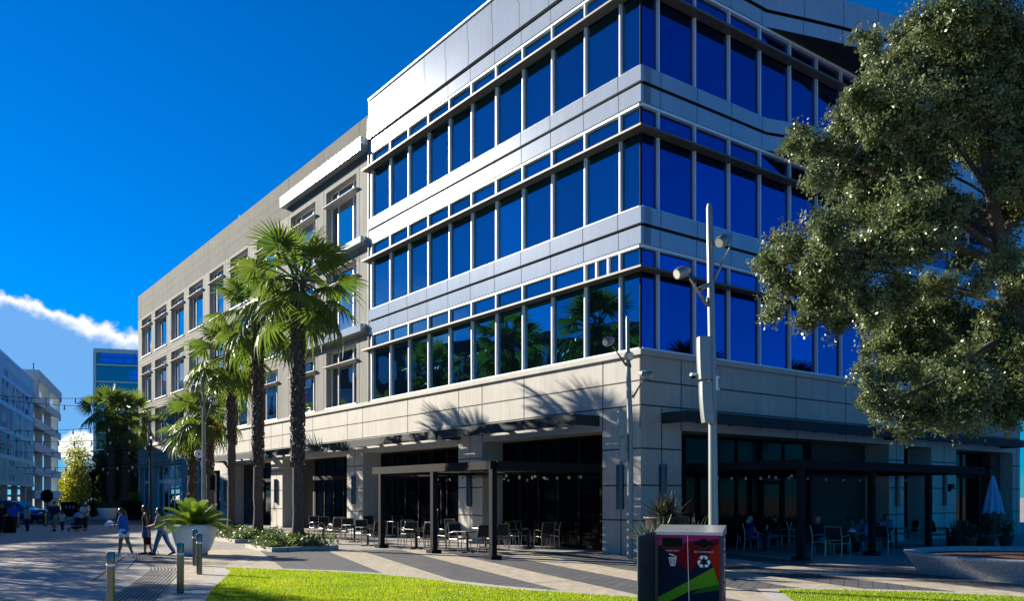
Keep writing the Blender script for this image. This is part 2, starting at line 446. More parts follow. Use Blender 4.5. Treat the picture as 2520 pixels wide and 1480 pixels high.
mb = MB(); mb.quad((-500,-60,0),(500,-60,0),(500,900,0),(-500,900,0))
struct(mb.build('plaza', M['plaza']))
mb = MB(); mb.add([(-90,57,.004),(-24,57,.004),(-24,71,.004),(-90,71,.004)], ((0,1,2,3),))
struct(mb.build('road', M['road']))
mb = MB(); mb.add([(-120,84,.004),(-31,84,.004),(-40,140,.004),(-120,140,.004)], ((0,1,2,3),))
struct(mb.build('far_road', M['road']))
mb = MB()
mb.obox((-90,71,0),(66,0,0),(0,.3,0),(0,0,.14)); mb.obox((-90,56.4,0),(58,0,0),(0,.25,0),(0,0,.05))
struct(mb.build('kerb', M['border']))

def sheet(pts, z): return [V((p[0], p[1], z)) for p in pts]
# diagonal dark and light paving bands between the lawn and the restaurant fronts
edges22 = [-5.87,-3.46,-2.21,-.63,.58,2.04,3.3,4.75,6.0,7.5,8.7,10.2]
SL = -.385
def ex(i, y): return edges22[i] + SL*(y-22)
def band(i, ylo, yhi): return [(ex(i,ylo),ylo),(ex(i+1,ylo),ylo),(ex(i+1,yhi),yhi),(ex(i,yhi),yhi)]
def bld_y(x):  # where the bands stop, at the front line of the pergolas
    return 30.2
dk = MB(); lt = MB()
for i in range(len(edges22)-1):
    hi = 31.0 if i < 6 else 29.2 - .1*(i-6)
    lo = 15.2
    (dk if i % 2 == 0 else lt).add(sheet(band(i, lo, hi), .004), ((0,1,2,3),))
lt.add(sheet([(ex(0,15.2)-3.0,15.2),(ex(0,15.2),15.2),(ex(0,31),31),(ex(0,31)-3.0,31)], .004), ((0,1,2,3),))
struct(dk.build('dark_paving', M['grey'])); struct(lt.build('light_paving', M['beige']))
mb = MB()
for a, b, wd in ((G(1213,1439.7), G(1553.6,1428), .03), (G(225,1434), G(306,1372), .05), (G(313,1401), G(338,1377), .05), (G(30,1375), G(300,1369), .03), (G(-60,1415), G(300,1404), .03), (G(400,1459), G(600,1446), .02)):
    d = (b-a).normalized(); nn = V((-d.y, d.x, 0))*wd/2
    mb.add([a-nn+UP*.008, b-nn+UP*.008, b+nn+UP*.008, a+nn+UP*.008], ((0,1,2,3),))
struct(mb.build('paving_joints', M['joint']))
mb = MB()
for k in range(9):
    a = G(36+26*k, 1373-.75*k); b = G(49+26*k, 1372.6-.75*k)
    mb.add([a+UP*.006, b+UP*.006, b+V((0,.7,.006)), a+V((0,.7,.006))], ((0,1,2,3),))
struct(mb.build('accent_pavers', M['grey']))
# curved ribbed walking strip
mb = MB()
base = [V((-13.6,30.2,0)), V((-12.0,26.7,0)), V((-10.5,24.2,0)), V((-9.75,22.7,0)), V((-9.25,21.2,0)), V((-8.75,19.6,0)), V((-8.2,17.8,0)), V((-7.7,16.2,0)), V((-7.3,14.8,0))]
for k in range(10):
    off = .075*k*1.15
    pl = []
    for i in range(len(base)):
        t = (base[min(i+1, len(base)-1)] - base[max(i-1, 0)]).normalized()
        pl.append(base[i] + V((-t.y, t.x, 0))*(off) )
    fine = []
    for i in range(len(pl)-1):
        p0 = pl[max(0,i-1)]; p1 = pl[i]; p2 = pl[i+1]; p3 = pl[min(len(pl)-1,i+2)]
        for q in range(5):
            t = q/5
            fine.append(.5*((2*p1)+(p2-p0)*t+(2*p0-5*p1+4*p2-p3)*t*t+(3*p1-p0-3*p2+p3)*t**3))
    fine.append(pl[-1])
    for i in range(len(fine)-1):
        a, b = fine[i], fine[i+1]; t = (b-a).normalized(); nn = V((-t.y, t.x, 0))*.016
        mb.add([a-nn+UP*.01, b-nn+UP*.01, b+nn+UP*.01, a+nn+UP*.01], ((0,1,2,3),))
struct(mb.build('ribbed_strip', M['joint']))

# lawns of short artificial turf
lawnA = [(-7.9,23.1),(-6.9,22.78),(-5.81,22.35),(-4.9,22.03),(-4.1,21.62),(-3.2,21.05),(-2.3,20.25),(-1.5,19.35),(-.6,18.35),(.4,17.55),(1.5,16.9),(2.6,16.3),(2.6,12.5),(-4.7,12.5),(-5.3,14.4),(-5.86,16.12),(-6.3,17.6),(-6.68,19.23),(-7.0,20.6),(-7.35,22.0)]
lawnB = [(5.6,17.75),(6.6,17.72),(7.6,17.5),(8.6,17.2),(9.5,16.8),(10.4,16.2),(11.0,15.4),(11.0,12.5),(5.0,12.5),(5.2,15.0)]
def offset_poly(p, d):
    c = V((sum(q[0] for q in p)/len(p), sum(q[1] for q in p)/len(p)))
    out = []
    for i in range(len(p)):
        a = V(p[i-1]); b = V(p[(i+1) % len(p)]); t = (b-a).normalized(); n = V((-t.y, t.x))
        if n.dot(V(p[i])-c) < 0: n = -n
        out.append(tuple(V(p[i]) + n*d))
    return out
def inside_poly(x, y, poly):
    r = np.zeros(len(x), bool); n = len(poly)
    for i in range(n):
        x1, y1 = poly[i]; x2, y2 = poly[(i+1) % n]
        c = ((y1 > y) != (y2 > y)) & (x < (x2-x1)*(y-y1)/((y2-y1) if y2 != y1 else 1e-9)+x1)
        r ^= c
    return r
rng = np.random.default_rng(7)
for nm, poly in (('lawn', lawnA), ('lawn', lawnB)):
    mb = MB(); mb.add(sheet(offset_poly(poly, .42), .008), (tuple(range(len(poly))),)); struct(mb.build('lawn_border', M['border']))
    mb = MB(); mb.add(sheet(poly, .014), (tuple(range(len(poly))),)); struct(mb.build(nm, M['lawn']))
    n = 150000 if poly is lawnA else 60000
    x = rng.uniform(min(p[0] for p in poly), max(p[0] for p in poly), n); y = 14.0 + rng.random(n)**1.35*9.3
    k = inside_poly(x, y, poly); x = x[k]; y = y[k]; n = len(x)
    a = rng.uniform(0, 2*np.pi, n); h = rng.uniform(.02, .045, n); wd = .006 + rng.random(n)*.006
    lean = rng.uniform(0, .025, n); la = rng.uniform(0, 2*np.pi, n)
    p0 = np.stack([x-np.cos(a)*wd, y-np.sin(a)*wd, np.full(n, .014)], 1)
    p1 = np.stack([x+np.cos(a)*wd, y+np.sin(a)*wd, np.full(n, .014)], 1)
    p2 = np.stack([x+np.cos(la)*lean, y+np.sin(la)*lean, .014+h], 1)
    struct(np_mesh('turf', np.stack([p0,p1,p2],1).reshape(-1,3), n, 3, M['turf']), 'stuff')
# ------------------------------------------------------------------ people
def blob(name, mb, voxel, material, parent, sm=4):
    me = bpy.data.meshes.new('tmp'); me.from_pydata([tuple(p) for p in mb.v], [], mb.f); me.update()
    o = bpy.data.objects.new('tmp', me); COL.objects.link(o)
    r = o.modifiers.new('r', 'REMESH'); r.mode = 'VOXEL'; r.voxel_size = voxel; r.use_smooth_shade = True
    if sm:
        s = o.modifiers.new('s', 'SMOOTH'); s.iterations = sm; s.factor = .5
    dg = bpy.context.evaluated_depsgraph_get()
    nm = bpy.data.meshes.new_from_object(o.evaluated_get(dg))
    bpy.data.objects.remove(o); bpy.data.meshes.remove(me)
    nm.name = name; nm.materials.clear(); nm.materials.append(material)
    nm.polygons.foreach_set('use_smooth', [True]*len(nm.polygons))
    q = bpy.data.objects.new(name, nm); COL.objects.link(q); q.parent = parent
    return q
def person(label, loc, rz, H, legs=((0,0),(0,0)), arms=((0,.12,.15,0),(0,.12,.15,0)), lean=0.0, head=0.0, build=1.0, skin='skin',
           hair='hairb', hairlen=0.0, top='navy', sleeve=.5, topdrop=.0, bottom=('pants','denim'), shoes='blackc', sit=None, voxel=.011, turn=0.0, group=None, grip=.5):
    t = thing('person', label, 'person', tuple(loc), rz, group=group)
    B = build; k = H
    Lt = .245*k; Ls = .245*k; ank = .04*k
    def leg(a, kn): 
        d1 = V((math.sin(a),0,-math.cos(a))); d2 = V((math.sin(a-kn),0,-math.cos(a-kn))); return d1*Lt, d2*Ls
    lo = min((leg(*q)[0]+leg(*q)[1]).z for q in legs)
    pz = (ank - lo) if sit is None else sit
    pel = V((0,0,pz))
    Rl = Matrix.Rotation(lean, 3, 'Y')
    def tor(x, y, z): return pel + Rl @ V((x*k, y*k, z*k))
    body = MB(); J = {}
    hipw = .050*B
    for i, s in enumerate((1,-1)):
        hip = pel + V((0, s*hipw*k, 0)); a, b = leg(*legs[i]); kn = hip+a; an = kn+b
        J['hip%d'%i] = hip; J['kn%d'%i] = kn; J['an%d'%i] = an
        mid = kn.lerp(an, .3) - V((.010*k,0,0))
        body.capsule([(hip,.060*k*B),(hip.lerp(kn,.45),.050*k*B),(kn,.034*k*B)])
        body.capsule([(kn,.034*k*B),(mid,.035*k*B),(kn.lerp(an,.65),.026*k*B),(an,.021*k)])
        ft = legs[i][0]-legs[i][1]; fd = V((math.cos(min(.3,max(-.9,ft*.6))),0,math.sin(min(.1,max(-.6,ft*.6)))))
        body.capsule([(an-V((.02*k,0,.012*k)),.020*k),(an+fd*.045*k-UP*.02*k,.020*k),(an+fd*.095*k-UP*.024*k,.014*k)])
        J['fd%d'%i] = fd
    for s in (1,-1):
        body.capsule([(tor(0,s*.045*B,.0),.064*k*B),(tor(.0,s*.036*B,.095),.052*k*B),(tor(.005,s*.048*B,.2),.058*k*B),(tor(-.003,s*.07*B,.275),.042*k)])
    body.capsule([(tor(0,.045*B,.14),.05*k*B),(tor(0,-.045*B,.14),.05*k*B)]); body.capsule([(tor(-.005,.09*B,.283),.034*k),(tor(-.008,0,.305),.035*k),(tor(-.005,-.09*B,.283),.034*k)])
    Rh = Matrix.Rotation(turn, 3, 'Z') @ Matrix.Rotation(lean*.6+head, 3, 'Y')
    nb = tor(-.006,0,.30); hc = nb + Matrix.Rotation(lean+head*.6, 3, 'Y') @ V((.012*k,0,.092*k))
    body.capsule([(nb,.033*k),(hc-Rh @ V((.01*k,0,.03*k)),.029*k)])
    Mh = Rh
    body.ball(hc, .061*k, sx=.88, sy=.78, sz=1.06, M=Mh); body.ball(hc+Mh @ V((.022*k,0,-.036*k)), .034*k, sx=1, sy=.9, sz=.85, M=Mh)
    body.capsule([(hc+Mh @ V((.052*k,0,.004*k)),.006*k),(hc+Mh @ V((.064*k,0,-.015*k)),.0085*k)])
    for s in (1,-1): body.ball(hc+Mh @ V((-.004*k,s*.050*k,-.005*k)), .014*k, sx=.8, sy=.4, sz=1.1, M=Mh)
    for i, s in enumerate((1,-1)):
        sp, sa, e, inn = arms[i]
        sh = tor(-.004, s*.106*B, .277)
        u_ = V((math.sin(sp)*math.cos(sa), s*math.sin(sa), -math.cos(sp)*math.cos(sa)))
        f_ = V((math.sin(sp+e)*math.cos(inn), -s*math.sin(inn), -math.cos(sp+e)*math.cos(inn)))
        el = sh+u_*.172*k; wr = el+f_*.148*k
        J['sh%d'%i] = sh; J['el%d'%i] = el; J['wr%d'%i] = wr
        body.capsule([(sh,.030*k*B),(sh.lerp(el,.5),.027*k*B),(el,.021*k),(el.lerp(wr,.3),.022*k),(wr,.014*k)])
        # hand: palm, four curled fingers and a thumb off the side of the palm
        fx = f_.normalized(); side = V((0,s,0)); side = (side - fx*side.dot(fx)).normalized(); nz = fx.cross(side)*s
        if nz.dot(V((1,0,0))) < 0 and abs(fx.z) > .6: nz = -nz
        across = fx.cross(nz).normalized()
        pc = wr + fx*.030*k
        body.capsule([(wr+fx*.008*k,.013*k),(pc+across*.008*k,.0145*k),(pc+fx*.02*k+across*.012*k,.010*k)]); body.capsule([(pc,.0145*k),(pc+fx*.02*k-across*.012*k,.010*k)])
        for q, (off, ln) in enumerate(((-.0165,.85),(-.0055,1.0),(.0055,.96),(.0165,.76))):
            b0 = pc+fx*.022*k+across*off*k
            c1 = b0+(fx*math.cos(grip*.5)+nz*math.sin(grip*.5))*.018*k*ln; c2 = c1+(fx*math.cos(grip*1.2)+nz*math.sin(grip*1.2))*.014*k*ln; c3 = c2+(fx*math.cos(grip*1.9)+nz*math.sin(grip*1.9))*.010*k*ln
            body.capsule([(b0,.0058*k),(c1,.0054*k),(c2,.0050*k),(c3,.0042*k)], seg=6)
        tb = wr+fx*.014*k+across*.014*k
        body.capsule([(tb,.007*k),(tb+(fx*.7+across*.6+nz*.35).normalized()*.022*k,.0062*k),(tb+(fx*.95+across*.45+nz*.5).normalized()*.038*k,.0048*k)], seg=6)
        J['hand%d'%i] = pc+fx*.03*k
    blob('body', body, voxel, M[skin], t)
    c = MB()                                                       # top
    g = .012
    z0 = -.02-topdrop
    for s in (1,-1):
        c.capsule([(tor(0,s*.046*B,z0),(.066*B+g*.6)*k),(tor(0,s*.037*B,.095),(.054*B+g)*k),(tor(.006,s*.050*B,.2),(.060*B+g*.6)*k),(tor(-.003,s*.075*B,.272),(.042+g*.5)*k)])
    c.capsule([(tor(0,.04*B,.14),(.052*B+g)*k),(tor(0,-.04*B,.14),(.052*B+g)*k)])
    c.capsule([(tor(-.005,.09*B,.276),.036*k),(tor(-.012,0,.288),.036*k),(tor(-.005,-.09*B,.276),.036*k)])
    for i in (0,1):
        if sleeve > 0:
            sh, el, wr = J['sh%d'%i], J['el%d'%i], J['wr%d'%i]
            if sleeve <= 1: c.capsule([(sh,(.032*B+g*.6)*k),(sh.lerp(el,sleeve),(.030*B+g*.8)*k)])
            else: c.capsule([(sh,(.031*B+g*.6)*k),(el,(.023+g*.7)*k),(el.lerp(wr,sleeve-1),(.018+g*.6)*k)])
    blob('top', c, voxel*1.1, M[top], t)
    kind, bm = bottom
    b = MB()
    for s in (1,-1): b.capsule([(tor(0,s*.045*B,.035),.062*k*B),(pel+V((0,s*.048*B*k,-.01*k)),.069*k*B)])
    for i in (0,1):
        hip, kn, an = J['hip%d'%i], J['kn%d'%i], J['an%d'%i]
        if kind == 'pants': b.capsule([(hip,.068*k*B),(hip.lerp(kn,.5),.058*k*B),(kn,.046*k*B),(kn.lerp(an,.5),.042*k*B),(an+UP*.02*k,.038*k)])
        elif kind == 'shorts': b.capsule([(hip,.068*k*B),(hip.lerp(kn,.40),.064*k*B)])
        elif kind == 'longshorts': b.capsule([(hip,.069*k*B),(hip.lerp(kn,.8),.060*k*B)])
        elif kind == 'skirt': b.capsule([(hip,.070*k*B),(hip.lerp(kn,.62),.070*k*B)])
    if kind == 'skirt':
        h0 = J['hip0'].lerp(J['kn0'],.55); h1 = J['hip1'].lerp(J['kn1'],.55); b.capsule([(h0,.066*k*B),((h0+h1)/2,.068*k*B),(h1,.066*k*B)])
        b.capsule([(pel-UP*.06*k,.075*k*B),(pel-UP*.10*k,.075*k*B)])
    blob(dict(pants='trousers', shorts='shorts', longshorts='shorts', skirt='skirt')[kind], b, voxel*1.1, M[bm], t)
    for i in (0,1):
        s_ = MB(); an = J['an%d'%i]; fd = J['fd%d'%i]
        s_.capsule([(an-V((.022*k,0,.014*k)),.024*k),(an+fd*.045*k-UP*.018*k,.024*k),(an+fd*.10*k-UP*.024*k,.017*k)]); blob('shoe', s_, voxel, M[shoes], t, 2)
    if hair:
        h = MB(); h.ball(hc+Mh @ V((-.010*k,0,.016*k)), .063*k, sx=.93, sy=.88, sz=1.02, M=Mh)
        if hairlen > 0:
            e = hc+Mh @ V((-.042*k,0,-.02*k)); e2 = e + V((-.022*k,0,-hairlen*.55*k)); e3 = e+V((-.012*k,0,-hairlen*k))
            h.capsule([(e,.048*k),(e2,.045*k),(e3,.026*k)])
            for s in (1,-1): h.capsule([(hc+Mh @ V((-.012*k,s*.04*k,.01*k)),.026*k),(e2+V((.012*k,s*.022*k,.02*k)),.03*k)])
        blob('hair', h, voxel, M[hair], t)
    f = MB()
    for s in (1,-1): f.ball(hc+Mh @ V((.0475*k,s*.020*k,.006*k)), .0065*k, 0, 8, 6)
    f.tube([hc+Mh @ V((.054*k,.014*k,-.034*k)), hc+Mh @ V((.058*k,0,-.035*k)), hc+Mh @ V((.054*k,-.014*k,-.034*k))], .0042*k, 6, 1)
    off = parent_origin(t)
    f.v = [(p[0]+off.x, p[1]+off.y, p[2]+off.z) for p in f.v]; f.build('eyes_and_mouth', [M['eye'], M['lip']], t)
    return t, J
def world(t, p): return t.matrix_basis @ p if False else (Matrix.Translation(t.location) @ Matrix.Rotation(t.rotation_euler.z, 4, 'Z')) @ p

PL = math.pi
# the three women crossing towards the left
W1, J1 = person('woman in a blue T-shirt and white shorts reading white papers as she walks', G(305,1369), PL+.05, 1.62, legs=((.20,.10),(-.22,.16)), arms=((.25,.10,1.15,.25),(.35,.10,1.0,.25)),
   lean=.05, head=.55, build=1.12, skin='skintan', hair='hairbr', hairlen=.10, top='blue', sleeve=.75, topdrop=.01, bottom=('shorts','whitec'), shoes='whitec', voxel=.008)
W2, J2 = person('woman in a black sleeveless top and short denim skirt with long black hair', G(360,1366), PL+.25, 1.70, legs=((.06,.05),(-.10,.22)), arms=((-.20,.08,.15,0),(.22,.12,.12,0)),
   lean=.02, head=.25, build=1.0, skin='skintan', hair='hairb', hairlen=.20, top='blackc', sleeve=0, topdrop=.0, bottom=('skirt','darkdenim'), shoes='blackc', voxel=.008)
W3, J3 = person('woman in blue jeans with folded arms striding beside the white bowl planter', G(399,1368), PL+.0, 1.66, legs=((.36,.10),(-.36,.18)), arms=((.35,.12,1.0,.35),(.3,.12,1.1,.35)),
   lean=.14, head=.15, build=1.0, skin='skin', hair='hairb', hairlen=.12, top='greyc', sleeve=.3, topdrop=-.03, bottom=('pants','denim'), shoes='blackc', voxel=.008)
# what they carry
rg = random.Random(4)
m = MB(); hc_ = (world(W1, J1['hand0'])+world(W1, J1['hand1']))/2 + V((-.10,0,.06))
for q in range(4):
    a = hc_ + V((-.12+.03*q, -.10, .01+.03*q)); m.add([a, a+V((.22,.01,-.03+.03*rg.random())), a+V((.23,.2,-.01)), a+V((.01,.2,.04*rg.random())), a+V((.11,.1,.05))], ((0,1,4),(1,2,4),(2,3,4),(3,0,4)))
m.obox(hc_+V((-.10,-.08,-.04)), V((.2,0,-.02)), V((0,.26,0)), V((.0,.02,.05)))
tag(m.build('papers', M['whitec']), 'crumpled white papers held by the woman in blue', 'papers')
hp = world(W2, J2['hand0']); hp2 = world(W2, J2['hand1'])
hh = hp if hp.x > hp2.x else hp2
t = thing('handbag', 'small dark red handbag hanging from the hand of the woman in the denim skirt', 'handbag', tuple(hh))
m = MB(); m.box(hh-UP*.26, .22, .10, .24); m.build('bag', M['purse'], t, bevel=.02)
m = MB(); m.tube([hh+V((-.07,0,-.15)), hh+V((-.04,0,0)), hh+V((.04,0,0)), hh+V((.07,0,-.15))], .008, 6); m.build('strap', M['purse'], t)

# the group coming from the parked car
FD = -PL/2
person('woman in a grey top and dark trousers walking in front of the blue car', G(67,1309), FD+.1, 1.48, legs=((.14,.05),(-.14,.15)), arms=((.15,.12,.2,0),(-.15,.12,.2,0)), skin='skintan', hair='hairb', hairlen=.14, top='greyc', sleeve=.4, bottom=('pants','navy'))
person('big man in a navy T-shirt and pale shorts with sunglasses', G(133,1309), FD-.05, 1.70, legs=((.16,.08),(-.14,.12)), arms=((.1,.16,.25,0),(-.1,.16,.25,0)), build=1.35, skin='skin', hair='hairb', top='navy', sleeve=.8, topdrop=.06, bottom=('longshorts','khaki'))
person('small child in a cream top walking beside the big man', G(153,1309), FD, 1.15, legs=((.1,.05),(-.1,.1)), arms=((.2,.15,.8,.2),(.2,.15,.8,.2)), build=1.0, skin='skindark', hair='hairb', hairlen=.08, top='cream', sleeve=.6, bottom=('pants','darkgrey'), shoes='whitec')
ST = G(190,1309)
person('man in a cream T-shirt and cap pushing a stroller', (ST.x+.02, ST.y+.85, 0), FD, 1.66, legs=((.2,.1),(-.15,.15)), arms=((.45,.08,.75,.05),(.45,.08,.75,.05)), build=1.15, skin='skindark', hair='hairg', top='cream', sleeve=.7, bottom=('pants','darkgrey'))
person('person in black carrying a pack at the left edge', G(4,1314), FD+.3, 1.66, legs=((.1,.05),(-.1,.1)), arms=((.3,.12,.8,.1),(.1,.12,.4,0)), build=1.2, skin='skintan', hair='hairb', hairlen=.06, top='blackc', sleeve=1.6, bottom=('pants','blackc'))
person('person in a bright blue shirt behind the far bollards', G(34,1303), FD+.5, 1.52, legs=((.12,.05),(-.1,.1)), arms=((.2,.12,.9,.1),(.1,.12,.5,0)), build=1.15, skin='skintan', hair='hairb', top='royal', sleeve=.6, bottom=('pants','blackc'))

# guests at the side patio
SITL = ((1.50,1.45),(1.45,1.35))
def sitter(label, px, py, rz, H=1.66, **kw):
    p = G(px, py); kw.setdefault('legs', SITL)
    return person(label, p, rz, H, sit=.50, voxel=.012, **kw)
sitter('woman in a blue patterned top and pale cap, seated at the left side table', 1843, 1357, .25, arms=((.5,.1,.7,.15),(.5,.1,.7,.15)), lean=.08, skin='skin', hair='hairg', hairlen=.06, top='pattern', sleeve=.2, bottom=('pants','darkdenim'))
sitter('man in a dark shirt and jeans facing the woman with the pale cap', 1912, 1353, PL+.2, 1.68, arms=((.5,.1,.8,.15),(.5,.1,.8,.15)), lean=.12, skin='skin', hair='hairb', top='blackc', sleeve=1.5, bottom=('pants','denim'))
sitter('bald man in a dark navy shirt and khaki shorts seen from behind', 2010, 1366, .35, 1.78, arms=((.5,.1,.8,.15),(.5,.1,.8,.15)), lean=.05, build=1.2, skin='skin', hair=None, top='navy', sleeve=.8, bottom=('longshorts','khaki'), shoes='blackc')
sitter('dark haired woman leaning over the middle side table', 2104, 1362, PL-.1, 1.62, arms=((.6,.1,.7,.2),(.6,.1,.9,.2)), lean=.30, head=.2, skin='skintan', hair='hairb', hairlen=.14, top='taupe', sleeve=.6, bottom=('pants','blackc'))
sitter('person in a light blue T-shirt turned to the woman beside them', 2127, 1358, PL+.5, 1.64, arms=((.5,.1,.8,.2),(.5,.1,.8,.2)), lean=.22, skin='skin', hair='hairb', hairlen=.05, top='lightblue', sleeve=.7, bottom=('pants','navy'))
sitter('man in a blue shirt and sunglasses near the lit pier', 2180, 1347, -PL/2-.3, 1.66, arms=((.4,.1,.9,.2),(.4,.1,.9,.2)), lean=.05, skin='skin', hair='hairb', top='lightblue', sleeve=.7, bottom=('pants','navy'))
# ------------------------------------------------------------------ the office building on the corner
BLD = thing('office_building', 'four storey corner office building with blue glass bands and a long concrete wing', 'building', tuple(C0))
LED0, LED = 6.64, 6.83
WEND, CEND, REND = 68.74, 19.0, 28.2

def wall(mb, P, a0, a1, z0, z1, ops, n=0.0, mi=0):
    A = sorted(set([a0, a1] + [x for o in ops for x in o[:2] if a0 < x < a1]))
    Z = sorted(set([z0, z1] + [x for o in ops for x in o[2:4] if z0 < x < z1]))
    for i in range(len(A)-1):
        for j in range(len(Z)-1):
            am = (A[i]+A[i+1])/2; zm = (Z[j]+Z[j+1])/2
            if any(o[0] < am < o[1] and o[2] < zm < o[3] for o in ops): continue
            mb.quad(P(A[i],n,Z[j]), P(A[i+1],n,Z[j]), P(A[i+1],n,Z[j+1]), P(A[i],n,Z[j+1]), mi)
    for (b0, b1, y0, y1, d) in ops:
        mb.quad(P(b0,n,y0), P(b0,n-d,y0), P(b0,n-d,y1), P(b0,n,y1), mi)
        mb.quad(P(b1,n,y0), P(b1,n-d,y0), P(b1,n-d,y1), P(b1,n,y1), mi)
        mb.quad(P(b0,n,y1), P(b1,n,y1), P(b1,n-d,y1), P(b0,n-d,y1), mi)
        if y0 > 0: mb.quad(P(b0,n,y0), P(b1,n,y0), P(b1,n-d,y0), P(b0,n-d,y0), mi)
def pbox(mb, P, a0, a1, n0, n1, z0, z1, mi=0):
    mb.obox(P(a0,n0,z0), P(a1,n0,z0)-P(a0,n0,z0), P(a0,n1,z0)-P(a0,n0,z0), UP*(z1-z0), mi)

OPH = 4.24
pillL = [(0,1.84),(9.15,10.97),(20.07,21.95),(31.15,33.09),(41.24,42.75)]
opsL = [(pillL[i][1], pillL[i+1][0], 0, OPH, 1.1) for i in range(4)]
opsL += [(43.4,45.4,0,3.9,.35),(48.3,49.8,.33,4.74,.4),(53.5,62.6,.33,4.74,.45),(64.4,67.9,.33,4.74,.45)]
pillR = [(0,1.96),(15.26,16.51),(18.92,21.27),(27.33,28.2)]
opsR = [(pillR[i][1], pillR[i+1][0], 0, OPH, 1.2) for i in range(3)]
mb = MB()
wall(mb, LP, 0, WEND, 0, LED0, opsL); wall(mb, RP, 0, REND, 0, LED0, opsR)
# stone joints, 3 mm proud strips
def jh(P, a0, a1, z, n=.003, wd=.05): mb.quad(P(a0,n,z-wd/2), P(a1,n,z-wd/2), P(a1,n,z+wd/2), P(a0,n,z+wd/2), 1)
def jv(P, a, z0, z1, n=.003, wd=.045): mb.quad(P(a-wd/2,n,z0), P(a+wd/2,n,z0), P(a+wd/2,n,z1), P(a-wd/2,n,z1), 1)
for z in (5.81, 5.0): jh(LP, 0, WEND, z); jh(RP, 0, REND, z)
for (a, b) in pillL:
    for z in (3.57, 2.35, 1.18): jh(LP, a, b, z, wd=.05)
    jv(LP, (a+b)/2, 0, 5.0, .0035); jv(LP, a+.02 if a else .03, 4.24, LED0, .0035); jv(LP, b-.02, 4.24, LED0, .0035)
for (a, b) in pillR:
    for z in (3.57, 2.35, 1.18): jh(RP, a, b, z, wd=.05)
    jv(RP, (a+b)/2, 0, 5.0, .0035); jv(RP, b-.02, 4.24, LED0, .0035)
for a in (8.5, 11.9, 23.5): jv(RP, a, 4.24, LED0, .0035)
for a in (6.3, 15.4, 26.5, 37, 46.8, 51.6, 63.5): jv(LP, a, 4.9, LED0, .0035)
# reveals of the recesses get their own joints
for i in range(4):
    a = pillL[i+1][0] - .0; b = pillL[i][1]
    for z in (3.57, 2.35, 1.18):
        for aa in (a-.003,):
            pass
mb.build('base_wall', [M['concrete'], M['joint']], BLD)
mb = MB()
pbox(mb, LP, -.1, WEND, 0, .10, LED0, LED); pbox(mb, RP, 0, REND, 0, .10, LED0, LED)
pbox(mb, LP, 0, WEND, -.4, 0, LED0, LED-.01); pbox(mb, RP, .4, REND, -.4, 0, LED0, LED-.012)
mb.build('ledge', M['concrete'], BLD, bevel=.012)
# solid core and roof
mb = MB()
mb.obox(LP(1.4,-1.4,0), dL*67.2, dR*26.6, UP*21.3)
mb.quad(LP(WEND,0,0), LP(WEND,-28,0), LP(WEND,-28,21.6), LP(WEND,0,21.6)); mb.quad(RP(REND,0,0), RP(REND,-40,0), RP(REND,-40,22.0), RP(REND,0,22.0))
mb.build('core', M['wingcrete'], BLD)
mb = MB()
mb.obox(LP(.2,-.2,21.35), dL*18.6, dR*27.8, UP*.12); mb.obox(LP(18.9,-.2,21.32), dL*49.7, dR*27.8, UP*.12)
mb.build('roof', M['roofing'], BLD)

# --- curtain wall block
sM = [0.0,.93,2.70,4.53,6.32,8.10,9.87,11.63,13.42,15.21,17.04,18.98]
tM = [0.0,.79,2.6,4.43,6.2,8.05,9.81,11.52,13.35,15.2,17.0,18.8,20.6,22.4,24.2,26.0,28.15]
FL = [(6.83,9.38,10.17),(11.48,13.95,14.82),(16.10,18.58,19.43)]
GN = -.05
for fl, (z0, zf, z1) in enumerate(FL):
    for P, ms, gm in ((LP, sM, M['glassL']), (RP, tM, M['glassR'])):
        for i in range(len(ms)-1):
            a0, a1 = ms[i], ms[i+1]
            if i == 0: a0 = GN*-1 if P is LP else .06
            for nm, y0, y1 in (('window_pane', z0+.03, zf), ('transom_pane', zf+.08, z1)):
                mb = MB(); pbox(mb, P, a0+.02, a1-.02, GN-.03, GN, y0, y1)
                mb.build(nm, gm, BLD)
        mb = MB()
        for i, a in enumerate(ms):
            if i == 0: continue
            hw = .027
            pbox(mb, P, a-hw, a+hw, GN-.02, .07, z0, z1)
        if P is LP and fl == 0:
            for a in (1.52, 2.11): pbox(mb, P, a-.03, a+.03, GN-.02, .06, zf+.081, z1)
        e = ms[-1]+.035
        pbox(mb, P, .0 if P is RP else -.0, e, GN-.02, .09, z1, z1+.10)       # head
        pbox(mb, P, .0, e, GN-.02, .085, z0, z0+.05)                              # sill
        mb.build('mullion_frame', M['mullion'], BLD)
    mb = MB()                                                                # dark glazed corner post
    mb.tube([LP(.01,-.01,z0), LP(.01,-.01,z1)], .04, 8); mb.build('corner_post', M['bronze'], BLD)
    mb = MB(); pbox(mb, LP, -.43, 19.4, .0, .43, zf, zf+.08); mb.build('sunshade', M['fin'], BLD, bevel=.008)
    mb = MB(); pbox(mb, RP, .0, REND, .0, .43, zf, zf+.08); mb.build('sunshade', M['fin'], BLD, bevel=.008)

